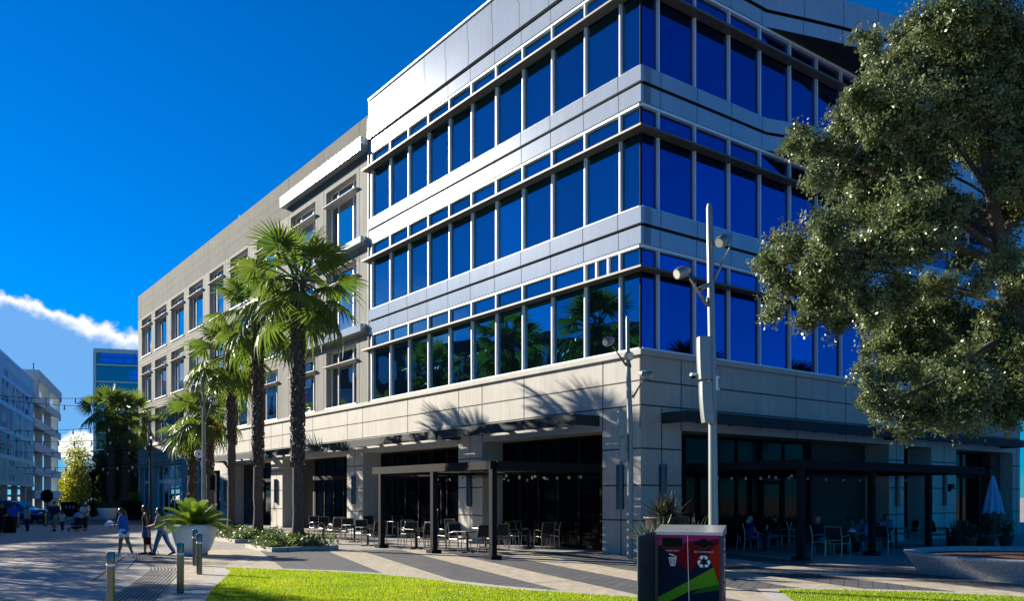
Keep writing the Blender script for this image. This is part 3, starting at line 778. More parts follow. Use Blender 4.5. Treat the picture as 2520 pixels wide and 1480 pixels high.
def bulge(t): return .12 + (2.1*math.sin(math.pi*(t-6.45)/20.5) if 6.45 < t < 26.95 else 0.0)
def rstrip(mb, z0, z1, extra=0.0, straight=False, d=.35):
    ts = sorted(set([0.0, 2.6, 4.43, 6.2, 6.45] + [6.45+20.5*i/28 for i in range(1, 29)] + [REND]))
    b = [((extra+.12) if straight else bulge(t)+extra) for t in ts]
    for i in range(len(ts)-1):
        t0, t1 = ts[i], ts[i+1]; p0, p1 = b[i], b[i+1]
        mb.add([RP(t0,p0,z0),RP(t1,p1,z0),RP(t1,p1,z1),RP(t0,p0,z1)], ((0,1,2,3),), 0, not straight)
        mb.quad(RP(t0,p0,z0),RP(t1,p1,z0),RP(t1,-d,z0),RP(t0,-d,z0), 2)  # underside near black: the soffit's shade is painted into its colour
        mb.quad(RP(t0,p0,z1),RP(t1,p1,z1),RP(t1,-d,z1),RP(t0,-d,z1))
    for t in [x for x in tM[1:-1]]:
        p = (extra+.12 if straight else bulge(t)+extra)+.003
        mb.quad(RP(t-.013,p,z0), RP(t+.013,p,z0), RP(t+.013,p,z1), RP(t-.013,p,z1), 1)
    return mb
def lstrip(mb, z0, z1, n, d=.35):
    pbox(mb, LP, -n, 19.12, -d, n, z0, z1)
    for a in sM[1:-1]:
        mb.quad(LP(a-.013,n+.003,z0), LP(a+.013,n+.003,z0), LP(a+.013,n+.003,z1), LP(a-.013,n+.003,z1), 1)
PM = [M['panel'], M['joint'], M['recess']]
for (z0, zg, z1) in ((10.27,10.84,11.48),(14.92,15.49,16.10),(19.53,20.06,None)):
    mb = MB(); lstrip(mb, z0, zg, .12); mb.build('spandrel_panel', PM, BLD)
    mb = MB(); rstrip(mb, z0, zg); mb.build('spandrel_panel', PM, BLD)
    mb = MB(); pbox(mb, LP, -.05, 19.1, -.3, .05, zg, zg+.1); pbox(mb, RP, .0, REND, -.3, .05, zg, zg+.1); mb.build('shadow_gap', M['recess'], BLD)
    if z1:
        mb = MB(); lstrip(mb, zg+.1, z1, .15); mb.build('spandrel_panel', PM, BLD)
        mb = MB(); rstrip(mb, zg+.1, z1, .03); mb.build('spandrel_panel', PM, BLD)
mb = MB(); lstrip(mb, 20.16, 21.18, .22); mb.build('parapet_panel', PM, BLD)
mb = MB()
pbox(mb, LP, -.17, 19.1, -.3, .17, 21.18, 22.12)
for a in sM[1:-1]: mb.quad(LP(a+.16-.013,.173,21.18), LP(a+.16+.013,.173,21.18), LP(a+.16+.013,.173,22.12), LP(a+.16-.013,.173,22.12), 1)
mb.build('parapet_panel', PM, BLD)
mb = MB(); rstrip(mb, 20.16, 21.18, .06); mb.build('parapet_panel', PM, BLD)
mb = MB(); rstrip(mb, 21.18, 22.12, .02, straight=True); mb.build('parapet_panel', PM, BLD)
mb = MB(); pbox(mb, LP, -.24, 19.05, -.4, .24, 22.12, 22.19); pbox(mb, RP, .0, REND, -.4, .24, 22.12, 22.19); mb.build('coping', M['mullion'], BLD)
mb = MB()
pbox(mb, LP, 19.13, 19.4, -.35, -.02, LED, 21.6); mb.tube([LP(19.24,.07,LED), LP(19.24,.07,19.6)], .06, 8, 1)
mb.build('downpipe', [M['recess'], M['steel']], BLD)

# --- the concrete wing
winS = [(20.82,24.62),(26.1,29.8),(31.9,35.7),(37.4,41.1),(42.6,45.95),(47.6,51.4),(52.85,56.8),(58.3,62.3),(63.55,67.25)]
winZ = [(6.92,10.05),(10.95,14.5),(15.45,19.05)]
WR = 21.62
ops = [(a, b, z0, z1, .42) for (a, b) in winS for (z0, z1) in winZ]
mb = MB()
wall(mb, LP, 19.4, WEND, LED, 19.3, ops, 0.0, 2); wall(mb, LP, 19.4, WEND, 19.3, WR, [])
mb.quad(LP(19.4,0,WR), LP(WEND,0,WR), LP(WEND,-.5,WR), LP(19.4,-.5,WR)); mb.quad(LP(19.4,-.5,LED), LP(19.4,0,LED), LP(19.4,0,WR), LP(19.4,-.5,WR))
def jh2(a0, a1, z, wd=.045): mb.quad(LP(a0,.003,z-wd/2), LP(a1,.003,z-wd/2), LP(a1,.003,z+wd/2), LP(a0,.003,z+wd/2), 1)
def jv2(a, z0, z1, wd=.04): mb.quad(LP(a-wd/2,.0035,z0), LP(a+wd/2,.0035,z0), LP(a+wd/2,.0035,z1), LP(a-wd/2,.0035,z1), 1)
for z in (20.72, 20.1, 19.3, 15.1, 14.72, 10.6, 10.27): jh2(19.4, WEND, z)
for (a, b) in winS:
    for q in (a-.35, b+.35): jv2(q, LED, WR)
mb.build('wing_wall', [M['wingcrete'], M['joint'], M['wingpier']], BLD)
for wi, (a, b) in enumerate(winS):
    for zi, (z0, z1) in enumerate(winZ):
        zf = z1 - .85
        f = MB(); nd = -.36
        m1 = a + (b-a)*.27; m2 = a + (b-a)*.76
        for q in (a+.03, m1, m2, b-.03): pbox(f, LP, q-.03, q+.03, nd-.06, nd+.05, z0+.06, z1-.06)
        for z in (z0+.03, z1-.03): pbox(f, LP, a, b, nd-.06, nd+.048, z-.03, z+.03)
        pbox(f, LP, a, b, nd-.06, nd+.045, zf-.03, zf+.03)
        fo = f.build('window', M['mullion'], BLD)
        g = MB()
        for q0, q1 in ((a+.06, m1-.03), (m1+.03, m2-.03), (m2+.03, b-.06)):
            pbox(g, LP, q0, q1, nd-.03, nd, z0+.06, zf-.03); pbox(g, LP, q0, q1, nd-.03, nd, zf+.03, z1-.06)
        g.build('pane', M['glassW'], fo)
        s_ = MB(); pbox(s_, LP, a-.2, b+.1, -.3, .2, zf-.03, zf+.03); s_.build('sunshade', M['concrete'], fo, bevel=.01)
        k = MB(); pbox(k, LP, a-.05, b+.05, -.3, .07, z0-.1, z0); k.build('sill', M['whitepaint'], fo, bevel=.01)
for (z0, z1) in ((19.75,20.42),(15.0,15.34),(10.45,10.84)):
    mb = MB(); pbox(mb, LP, 19.5, 30.5, 0.0, .42, z0, z1); mb.build('white_eyebrow', M['panel'], BLD, bevel=.015)

# --- shopfronts in the recesses
def storefront(P, a0, a1, n, ztop, cols, zt=3.05, doors=(), wallparts=(), fm=None, gm=None, base=.12):
    f = MB(); w_ = .045
    cs = [a0 + (a1-a0)*i/cols for i in range(cols+1)]
    for c in cs: pbox(f, P, c-w_, c+w_, n-.05, n+.06, 0.02, ztop-.02)
    pbox(f, P, a0, a1, n-.05, n+.055, zt-.14, zt+.14); pbox(f, P, a0, a1, n-.05, n+.055, ztop-.09, ztop-.012); pbox(f, P, a0, a1, n-.05, n+.055, .01, base)
    fo = f.build('storefront', fm or M['bronze'], BLD)
    for i in range(cols):
        mid = (cs[i]+cs[i+1])/2
        if any(x0 < mid < x1 for x0, x1 in wallparts): continue
        g = MB()
        pbox(g, P, cs[i]+w_, cs[i+1]-w_, n-.03, n, base, zt-.14); pbox(g, P, cs[i]+w_, cs[i+1]-w_, n-.03, n, zt+.14, ztop-.09)
        g.build('pane', gm or M['glassS'], fo)
    for x0, x1 in wallparts:
        k = MB(); pbox(k, P, x0, x1, n-.06, n+.08, 0, ztop-.005); k.build('solid_panel', M['wallpanel'], fo)
    for d0, d1 in doors:
        k = MB()
        for q in (d0, d1-.09): pbox(k, P, q, q+.09, n+.061, n+.085, .05, 2.6)
        for z in (.05, 2.45): pbox(k, P, d0+.09, d1-.09, n+.061, n+.085, z, z+.15)
        do = k.build('door', M['bronze'], fo)
        h = MB(); q = d0+.16
        h.tube([P(q,n+.09,.95), P(q,n+.17,.97), P(q,n+.17,1.4), P(q,n+.09,1.42)], .016, 8); h.build('handle', M['stainless'], do)
    return fo
M['wallpanel'] = mat('wall_panel', (.05,.044,.035), .8, var=.08, scale=1)
M['redblock'] = mat('red_block', (.12,.05,.035), .8, var=.2, scale=3)
storefront(LP, 1.84, 9.15, -1.1, OPH, 6, doors=((1.95,2.95),))
storefront(LP, 10.97, 20.07, -1.1, OPH, 7, doors=((14.0,15.0),))
storefront(LP, 21.95, 31.15, -1.1, OPH, 7, wallparts=((28.6,31.1),))
storefront(LP, 33.09, 41.24, -1.1, OPH, 6, wallparts=((37.2,41.2),))
storefront(LP, 53.55, 62.55, -.4, 4.74, 5, zt=3.3, fm=M['mullion'], gm=M['glassW'], base=.5)
storefront(LP, 64.45, 67.85, -.4, 4.74, 2, zt=3.3, fm=M['mullion'], gm=M['glassW'], base=.5)
storefront(LP, 48.33, 49.77, -.35, 4.74, 1, zt=3.3, fm=M['mullion'], gm=M['glassS'], base=.5)
storefront(LP, 43.42, 45.38, -.3, 3.88, 1, zt=2.7, doors=((43.5,45.3),))
storefront(RP, 1.96, 15.26, -1.2, OPH, 9, wallparts=((11.2,15.2),), doors=((7.9,9.3),))
storefront(RP, 16.51, 18.92, -1.2, OPH, 2)
storefront(RP, 21.27, 27.33, -1.2, OPH, 4)
mb = MB()
for k in range(6): pbox(mb, RP, 26.2, 27.32, -1.0, -.6, .02+.7*k, .66+.7*k)
mb.build('red_block_wall', M['redblock'], BLD, bevel=.01)

# --- steel canopies over the shopfronts
def awning(P, a0, a1):
    m = MB(); n1 = 1.1; z0, z1 = 4.42, 4.79
    pbox(m, P, a0, a1, n1-.10, n1, z0, z1)
    for q in (a0, a1-.1): pbox(m, P, q, q+.1, .0, n1-.10, z0+.003, z1-.003)
    pbox(m, P, a0+.1, a1-.1, .30, .46, z1-.08, z1-.03)
    k = int((a1-a0)/1.6)
    for i in range(1, k): 
        q = a0 + (a1-a0)*i/k; pbox(m, P, q-.04, q+.04, .0, n1-.1, z0+.1, z1-.085)
    pbox(m, P, a0+.1, a1-.1, .66, .76, z0+.16, z1-.09)
    m.build('awning', M['awning'], BLD)
for a0, a1 in ((1.98,10.9),(11.05,21.9),(22.05,33.0),(33.15,42.7)): awning(LP, a0, a1)
awning(RP, 1.0, 14.9); awning(RP, 15.0, 26.0)
# --- half-round wall lamps on the piers
M['lampblue'] = mat('lamp_metal', (.06,.075,.10), .25, metal=.8, var=.05)
for P, a in ((LP,.92),(LP,10.05),(LP,21.05),(LP,32.1),(LP,42.0),(RP,1.0),(RP,15.9),(RP,20.1)):
    m = MB(); z0, z1 = 1.55, 3.05; poly = []
    for k in range(9):
        q = math.pi*k/8; poly.append(P(a-.15*math.cos(q), .01+.17*math.sin(q), z0))
    m.prism(poly, UP*(z1-z0))
    for z in (z0+.12, z1-.17): pbox(m, P, a-.16, a+.16, .0, .06, z, z+.05)
    m.build('wall_lamp', M['lampblue'], BLD)
# small black CCTV on the far pier
m = MB(); pbox(m, RP, 20.2, 20.5, .01, .3, 2.35, 2.55); pbox(m, RP, 20.3, 20.4, .01, .2, 2.2, 2.35); m.build('wall_camera', M['black'], BLD)
# roof penthouse set back behind the parapet
m = MB(); m.obox(LP(6,-9,21.47), dL*12, dR*11, UP*2.0); m.build('penthouse', M['wingcrete'], BLD)
m = MB(); m.tube([LP(40,-.3,WR), LP(40,-.3,WR+.4)], .03, 6); m.build('roof_pin', M['darkpole'], BLD)
m = MB(); pbox(m, RP, 15.3, REND, -.3, 1.9, 22.21, 22.45); m.build('roof_overhang', M['whitepaint'], BLD, bevel=.02)
# ------------------------------------------------------------------ neighbours across the street
random.seed(11)
# parking garage with a slatted white screen
gd = V((-.386, .9225, 0)).normalized(); go = V((-54.2, 95, 0)); gn = V((gd.y, -gd.x, 0))   # gn points to the street
def GP(l, n, z): return go + gd*l + gn*n + UP*z
GAR = thing('parking_garage', 'long white parking garage with a slatted screen and open decks across the street', 'building', tuple(go))
M['slat'] = mat('slat_sky_tint', (.45,.72,.80), .25, metal=.4, var=.06, scale=.3)  # white iridescent slats, with skylight blue mixed into the base colour
M['slatteal'] = mat('slat_teal', (.12,.50,.52), .35, var=.1)
M['slatpink'] = mat('slat_pink', (.55,.32,.42), .35, var=.1)
M['slatblue'] = mat('slat_blue', (.10,.22,.62), .35, var=.1)
M['gconc'] = mat('garage_concrete', (.50,.58,.62), .8, var=.06, scale=.3)  # white concrete; the blue cast of skylit shade is put into its colour
L0 = -23
m = MB()
for k in range(5):
    z = 3.0 + 2.42*k
    pbox(m, GP, L0, 0, .02, .16, z, z+.42)
pbox(m, GP, L0, 0, .02, .16, 14.7, 15.1); pbox(m, GP, L0, 0, .0, .1, 13.9, 14.7)
for k in range(5):
    z = 3.0 + 2.42*k + .42; l = L0 + .2
    while l < -.2:
        wd = random.choice((.14,.2,.3,.42)); gap = random.choice((.1,.14,.22))
        c = 0
        if -26 < l < -4 and k in (1,2,3):
            r = random.random(); c = 1 if r < .22 else 2 if r < .36 else 3 if r < .5 else 0
        if random.random() < .8: pbox(m, GP, l, min(l+wd, -.05), .05, .12, z, z+2.0, c)
        else: pbox(m, GP, l, min(l+wd, -.05), .05, .12, z+.6, z+1.5, c)
        l += wd+gap
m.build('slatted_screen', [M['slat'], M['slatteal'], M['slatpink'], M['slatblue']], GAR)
M['screenglass'] = glass_mat('screen_glass', (.22,.62,.78), rough=.12, base=(.05,.16,.2))
m = MB(); pbox(m, GP, L0, 0, -.03, .0, 3.0, 13.9); m.build('screen_glass', M['screenglass'], GAR)
m = MB()
for k in range(5): pbox(m, GP, L0, 0, -16, -.4, 2.7+2.7*k, 2.95+2.7*k)
for l in range(L0, 1, 6): pbox(m, GP, l, l+.6, -.55, -.05, 0, 14)
pbox(m, GP, L0, 0, -16.5, -16, 0, 14)
pbox(m, GP, L0, L0+.4, -16, 0, 0, 14)
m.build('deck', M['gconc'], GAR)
m = MB()
lev = [2.4, 5.15, 7.9, 10.65, 13.4]
for z in lev:
    pbox(m, GP, .1, 27, -.1, .25, z-.75, z+.25)          # spandrel beams
    pbox(m, GP, .1, 27, -15, -.1, z-.5, z-.28)
for l in (.3, 9, 18, 26.2):
    pbox(m, GP, l, l+.8, -.9, -.11, 0, 13.2)
for l in (4.5, 13.5, 22.3): pbox(m, GP, l, l+.5, -7, -6.5, 0, 13.2)
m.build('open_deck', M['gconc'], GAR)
m = MB()
for l in (2, 12.5, 24): 
    pbox(m, GP, l, l+.9, -4, -3.1, 13.65, 15.2); pbox(m, GP, l, l+.9, -.5, .3, 13.65, 15.2)
pbox(m, GP, 1.5, 25.4, -4.5, .5, 15.2, 16.5)
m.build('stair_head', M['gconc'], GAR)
m = MB(); m.tube([GP(9,-1,16.5), GP(9,-1,18.3)], .06, 6); m.tube([GP(13,-1,16.5), GP(13,-1,17.2)], .1, 6); pbox(m, GP, 12.4, 13.6, -1.3, -.7, 17.2, 17.6)
m.build('antenna', M['darkpole'], GAR)

# dark faced garage with rows of pale round-topped slots, well to the left; it shows in the front glass
SG = thing('slotted_garage', 'long dark garage with rows of pale rounded slots, mirrored in the front glass', 'building', (-66, 20, 0))
M['sgdark'] = mat('slotted_dark', (.06,.065,.07), .8, var=.1)
m = MB(); m.obox((-80,12,0), (14,0,0), (0,72,0), (0,0,21.5)); m.build('body', M['sgdark'], SG)
m = MB()
for z in (3.0, 9.0, 17.0):
    y = 13.5; k = 0
    while y < 83:
        w_ = .5 if k % 2 else 1.3
        poly = [V((-65.9, y+w_/2*math.cos(rad(a)), z+2.2+(w_/2)*math.sin(rad(a)))) for a in range(0,181,30)] + [V((-65.9, y-w_/2*math.cos(rad(a)), z-(w_/2)*math.sin(rad(a)))) for a in range(0,181,30)]
        m.prism(poly, (-.2,0,0)); y += w_+.9; k += 1
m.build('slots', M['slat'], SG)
# glass office tower far down the street
TWR = thing('glass_tower', 'far teal glass office tower with blue panes and thin white floor lines', 'building', (-79.4, 160, 0))
M['teal'] = glass_mat('teal_glass', (.03,.22,.24), base=(.004,.05,.06))
M['bluepane'] = glass_mat('blue_pane', (.10,.32,.85), base=(.01,.03,.1))
M['slab'] = mat('slab_edge', (.40,.55,.58), .5, var=.05)
td = V((1,.30,0)).normalized(); tn = V((td.y,-td.x,0))
def TP(a, n, z): return V((-79.4,160,0)) + td*a + tn*n + UP*z
m = MB(); m.obox(TP(0,-.2,0), td*34, tn*-20, UP*29.9); m.build('tower_body', M['teal'], TWR)
m = MB(); z = 26.9; fl = 0
while z > 1:
    pbox(m, TP, -.1, 34, 0, .25, z, z+.28); z -= 3.25
pbox(m, TP, -.2, 34, 0, .4, 29.3, 30.1); pbox(m, TP, -.25, .25, -.2, .4, 0, 29.3)
m.build('floor_slab', M['slab'], TWR)
z = 26.9; k = 0
while z > 2:
    m = MB()
    st = [ (1.0, 33.5), (6.0, 33.5), (8.0, 33), (9.0, 33), (7.5, 33), (8.2, 33), (7, 33), (9, 33)][k % 8]
    a = st[0]
    while a < st[1]-1:
        pbox(m, TP, a+.05, a+1.95, .02, .08, z+.55, z+1.55); pbox(m, TP, a+.05, a+1.95, .02, .08, z+1.68, z+2.5); a += 2.0
    m.build('window_band', M['bluepane'], TWR); z -= 3.25; k += 1
# low pale canopy building between the trees
LOW = thing('low_pavilion', 'low pale flat roofed pavilion behind the yellow tree', 'building', (-58, 150, 0))
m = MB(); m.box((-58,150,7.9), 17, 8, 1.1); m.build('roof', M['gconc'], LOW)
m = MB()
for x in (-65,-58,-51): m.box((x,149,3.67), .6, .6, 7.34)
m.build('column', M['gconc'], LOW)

# ------------------------------------------------------------------ street furniture
def lamp_head(mb, c, d, s=1.0, mi=0, li=1):
    """short bell-shaped spotlight, mouth pointing along d"""
    d = V(d).normalized(); c = V(c)
    mb.tube([c-d*.30*s, c-d*.24*s, c-d*.08*s, c+d*.14*s, c+d*.24*s], [.04*s,.10*s,.165*s,.175*s,.15*s], 16, mi)
    mb.tube([c+d*.24*s, c+d*.245*s], [.125*s,.125*s], 14, li)

def ground_Y(Y, px): return V(((px-1260)/FPX*Y, Y, 0))
# tall pole in front of the bin's back
Y = 18.0; pb = ground_Y(Y, 1756)
LPA = thing('lamp_post', 'tall grey lamp post with two spotlights and curved boxes, behind the recycling bin', 'lamp post', tuple(pb))
top = AT(1746, 502, Y)
m = MB(); m.tube([pb, pb+UP*1.0, V((pb.x-.03, Y, 5)), V((top.x, Y, top.z-.1)), V((top.x, Y, top.z))], [.115,.105,.085,.068,.045], 14)
m.tube([pb+UP*.0, pb+UP*.04], [.2,.2], 14); m.build('pole', M['steel'], LPA)
for hx, hy, ax, ay, dirv in ((1680,670,1740,752,(-.80,-.45,-.38)), (1780,592,1757,690,(-.62,-.55,-.48))):
    h = AT(hx, hy, Y-.12); a = AT(ax, ay, Y)
    m = MB(); e = AT(hx+ (18 if hx < 1700 else 16), hy+ (16 if hx < 1700 else 18), Y-.08)
    m.tube([a+UP*.18, a, e], [.03,.07,.035], 8, flat=.5); ao = m.build('arm', M['steel'], LPA)
    m = MB(); lamp_head(m, h, dirv, .74); m.build('spotlight', [M['steel'], M['lens']], ao)
m = MB(); a = AT(1748,700,Y-.1); b = AT(1722,712,Y-.25); m.tube([a, b], .055, 10); m.tube([b, b+(b-a).normalized()*.01], .045, 10, 1); m.build('cctv_camera', [M['steel'], M['black']], LPA)
def curved_box(px0, px1, py0, py1, lean):
    m = MB(); prof = []
    zt = AT(0, py0, Y).z; zb = AT(0, py1, Y).z; w_ = (px1-px0)/FPX*Y
    x0 = (px0-1260)/FPX*Y; rings = []
    for i in range(9):
        t = i/8; z = zt + (zb-zt)*t; q = x0 + lean*t*t
        rings.append([(q, -.12), (q+.03, -.2), (q+w_*.75, -.22), (q+w_, -.14), (q+w_, .02), (q, .02)])
        rings[-1] = [V((x, Y-.02+y, z)) for x, y in rings[-1]]
    vs = [p for r in rings for p in r]; fs = []
    for i in range(8):
        for k in range(6): fs.append((i*6+k, i*6+(k+1) % 6, (i+1)*6+(k+1) % 6, (i+1)*6+k))
    fs += [tuple(range(6)), tuple(range(48, 54))]
    m.add(vs, fs); return m
curved_box(1713,1748,833,937,.03).build('speaker_box', M['steel'], LPA, bevel=.008)
curved_box(1719,1753,942,1043,.06).build('speaker_box', M['steel'], LPA, bevel=.008)
m = MB(); c = AT(1706,926,Y); m.tube([c+UP*.06, c+UP*.02, c], [.06,.075,.075], 12); m.ball(c, .06, 1, 12, 8); m.tube([c+UP*.04, AT(1745,922,Y)], .02, 6); m.build('dome_camera', [M['white'], M['black']], LPA)
m = MB(); c = AT(1762,944,Y); m.box(c, .06, .12, .3); m.box(c+UP*.13, .14, .05, .03); m.box(c-UP*.13, .14, .05, .03); m.build('bracket', M['white'], LPA)

# pole at the building corner
Y = 26.4; pb = ground_Y(Y, 1551)
LPB = thing('lamp_post', 'slim grey lamp post with three spotlights standing against the corner pier', 'lamp post', tuple(pb))
m = MB(); zt = AT(0,780,Y).z; m.tube([pb, pb+UP*4, V((pb.x-.06,Y,6)), V((pb.x-.09,Y,zt-.1)), V((pb.x-.09,Y,zt))], [.105,.09,.075,.05,.035], 12)
m.tube([pb+UP*3.55, pb+UP*3.62], [.11,.11], 12); m.tube([pb+UP*3.85, pb+UP*3.92], [.11,.11], 12); m.build('pole', M['steel'], LPB)
for hx, hy, ax, ay, dv, dyy in ((1499,840,1541,900,(-.7,-.6,-.35),0),(1547,877,1549,905,(.1,-.95,-.2),-.35),(1590,923,1557,980,(.75,-.5,-.35),-.1)):
    h = AT(hx, hy, Y+dyy); a = AT(ax, ay, Y)
    m = MB(); m.tube([a+UP*.2, a, h+(a-h).normalized()*.2], [.03,.08,.035], 8, flat=.5); ao = m.build('arm', M['steel'], LPB)
    m = MB(); lamp_head(m, h, dv, .82); m.build('spotlight', [M['steel'], M['lens']], ao)
for (x0, x1, y0, y1) in ((1520,1537,1012,1076),(1523,1540,1078,1138)):
    a = AT(x0,y1,Y-.06); b = AT(x1,y0,Y-.06); m = MB(); m.obox((a.x, Y-.2, a.z), (b.x-a.x,0,0), (0,.2,0), (0,0,b.z-a.z)); m.build('speaker_box', M['steel'], LPB, bevel=.02)

# pole further along the palm row
Y = 43.5; pb = ground_Y(Y, 502)
LPC = thing('lamp_post', 'grey lamp post with two spotlights and a white disc among the palms', 'lamp post', tuple(pb))
m = MB(); zt = AT(0,911,Y).z; m.tube([pb, pb+UP*4, V((pb.x-.05,Y,zt))], [.13,.10,.05], 12); m.build('pole', M['steel'], LPC)
for hx, hy, ax, ay, dv in ((480,957,497,1000,(-.7,-.6,-.3)),(523,987,505,1035,(.6,-.6,-.3))):
    h = AT(hx, hy, Y-.1); a = AT(ax, ay, Y)
    m = MB(); m.tube([a+UP*.2, a, h+(a-h).normalized()*.2], [.03,.08,.04], 8, flat=.5); ao = m.build('arm', M['steel'], LPC)
    m = MB(); lamp_head(m, h, dv, 1.15); m.build('spotlight', [M['steel'], M['lens']], ao)
m = MB(); c = AT(489,1118,Y-.2); m.tube([c, c+V((.03,-.05,0))], .22, 16); m.tube([c, AT(502,1117,Y)], .03, 6); m.tube([c+V((.03,-.05,0)), c+V((.032,-.056,0))], .05, 8, 1); m.build('round_disc', [M['whitepaint'], M['black']], LPC)
# thin dark pole by the far end of the wing
Y = 55.0; pb = ground_Y(Y, 370)
LPD = thing('lamp_post', 'thin dark lamp post standing before the far shop windows of the wing', 'lamp post', tuple(pb))
m = MB(); m.tube([pb, AT(371,1060,Y)], [.09,.06], 10); m.build('pole', M['darkpole'], LPD)
for hx, hy, ax, ay, dv in ((375,1080,371,1110,(.5,-.8,-.3)),(365,1103,370,1128,(-.6,-.7,-.2))):
    h = AT(hx, hy, Y-.1); a = AT(ax, ay, Y); m = MB(); m.tube([a, h], [.06,.04], 8); ao = m.build('arm', M['darkpole'], LPD)
    m = MB(); lamp_head(m, h, dv, .8); m.build('spotlight', [M['darkpole'], M['lens']], ao)
# black street lantern and octagon sign at the end of the street
Y = 78.0; pb = ground_Y(Y, 229)
LPE = thing('street_lantern', 'black street lantern with a flat hat at the end of the street', 'street lamp', tuple(pb))
m = MB(); zt = AT(0,1178,Y).z; m.tube([pb, pb+UP*.6, pb+UP*.7, pb+UP*zt], [.16,.14,.08,.06], 10); m.build('pole', M['black'], LPE)
m = MB(); m.lathe(pb, [(.12,zt-.1),(.3,zt+.25),(.5,zt+.42),(.5,zt+.5),(.1,zt+.62)], 14); m.build('lantern_head', M['black'], LPE)
Y = 62.0; pb = ground_Y(Y, 116)
SGN = thing('stop_sign', 'dark octagonal road sign seen from behind above the blue car', 'sign', tuple(pb))
c = AT(115,1222,Y); m = MB(); poly = [c + V((.50*math.cos(rad(22.5+45*k)), 0, .50*math.sin(rad(22.5+45*k)))) for k in range(8)]
m.prism(poly, (0,.03,0)); m.build('sign_plate', M['black'], SGN)
m = MB(); m.tube([pb, V((pb.x, Y+.05, c.z+.3))], .04, 8); m.build('post', M['darkpole'], SGN)
Y = 40.0; pb = ground_Y(Y, 531)
BSG = thing('sign', 'black upright box sign on a post beside the palm trunk', 'sign', tuple(pb))
m = MB(); a = AT(518,1207,Y); b = AT(528,1171,Y); m.obox((a.x,Y-.1,a.z), (b.x-a.x,0,0), (0,.22,0), (0,0,b.z-a.z)); m.build('sign_box', M['black'], BSG, bevel=.02)
m = MB(); m.tube([pb, V((pb.x,Y,AT(0,1165,Y).z))], .045, 8); m.tube([V((pb.x,Y,AT(0,1185,Y).z)), V((b.x-.02,Y,AT(0,1185,Y).z))], .025, 6); m.build('post', M['steel'], BSG)

# bollards
def bollard(loc, label, h=1.03, r=.07):
    t = thing('bollard', label, 'bollard', tuple(loc), group='brushed steel bollards')
    m = MB(); x = V(loc); m.lathe(x, [(r,0),(r,h-.24)], 20, cap=False); m.lathe(x, [(r*1.0,h-.2),(r,h-.01),(r*.96,h),(0,h)], 20, cap=False); m.build('post', M['stainless'], t)
    m = MB(); m.lathe(x, [(r*.99,h-.245),(r*1.06,h-.24),(r*1.06,h-.205),(r*.99,h-.2)], 20, cap=False); m.build('band', M['whitepaint'], t)
    return t
bollard((-6.91, 14.47, 0), 'nearest steel bollard cut off by the bottom edge of the picture')
bollard(G(444,1462), 'steel bollard on the ribbed strip left of the big white bowl planter')
bollard(G(490.5,1415.5), 'steel bollard in front of the white bowl planter at the lawn corner')
bollard(G(480,1394), 'steel bollard half hidden behind another one before the bowl planter')
bollard(G(45,1300), 'far thin bollard by the rear of the blue car', 1.0, .09)
bollard(G(112,1298), 'far thin bollard by the front wheel of the blue car', 1.0, .09)
bollard(G(14.5,1312), 'far bollard beside the dark bag at the left edge', 1.0, .09)
m = MB(); c = G(25,1313); m.box(c+UP*.45, .5, .35, .9); tag(m.build('litter_bin', M['black'], None, bevel=.04), 'black boxy litter bin beside the far left bollard', 'litter bin')

# strings of bulbs over the street
def bulb_string(a, b, sag, n, label, br=.09):
    a = V(a); b = V(b)
    t = thing('string_light', label, 'string lights', tuple(a), group='bulb strings over the street')
    pts = [a.lerp(b, i/24) - UP*sag*4*(i/24)*(1-i/24) for i in range(25)]
    m = MB(); m.tube(pts, .02, 5); m.build('cable', M['cable'], t)
    for i in range(n):
        q = (i+.5)/n; p = a.lerp(b, q) - UP*sag*4*q*(1-q)
        m = MB(); m.tube([p, p-UP*.16], .04, 6); m.tube([p-UP*.16, p-UP*.22, p-UP*.32, p-UP*.38], [.05,br*.75,br*.8,.03], 8, 1)
        m.build('bulb', [M['black'], M['bulb']], t)
def gfx(l, z): return GP(l, .2, z)
for (y0, y1, Ya, pxb, yb, Yb, n, lab) in (
    (967,972,78,330,975,62,11,'topmost string of bulbs over the street'),
    (973,986,74,330,1000,60,9,'second string of bulbs, sagging just below the topmost'),
    (1056,1060,84,345,1043,57,11,'string of bulbs crossing the middle of the garage screen'),
    (1078,1087,88,345,1078,62,11,'string of bulbs above the small white cloud'),
    (1106,1109,92,345,1106,66,10,'string of bulbs across the small white cloud'),
    (1144,1146,94,345,1141,60,16,'close pair string of bulbs below the small white cloud'),
    (1163,1170,98,345,1150,70,10,'lowest string of bulbs over the yellow tree')):
    bulb_string(AT(-60,y0,Ya), AT(pxb,yb,Yb), .35, n, lab)
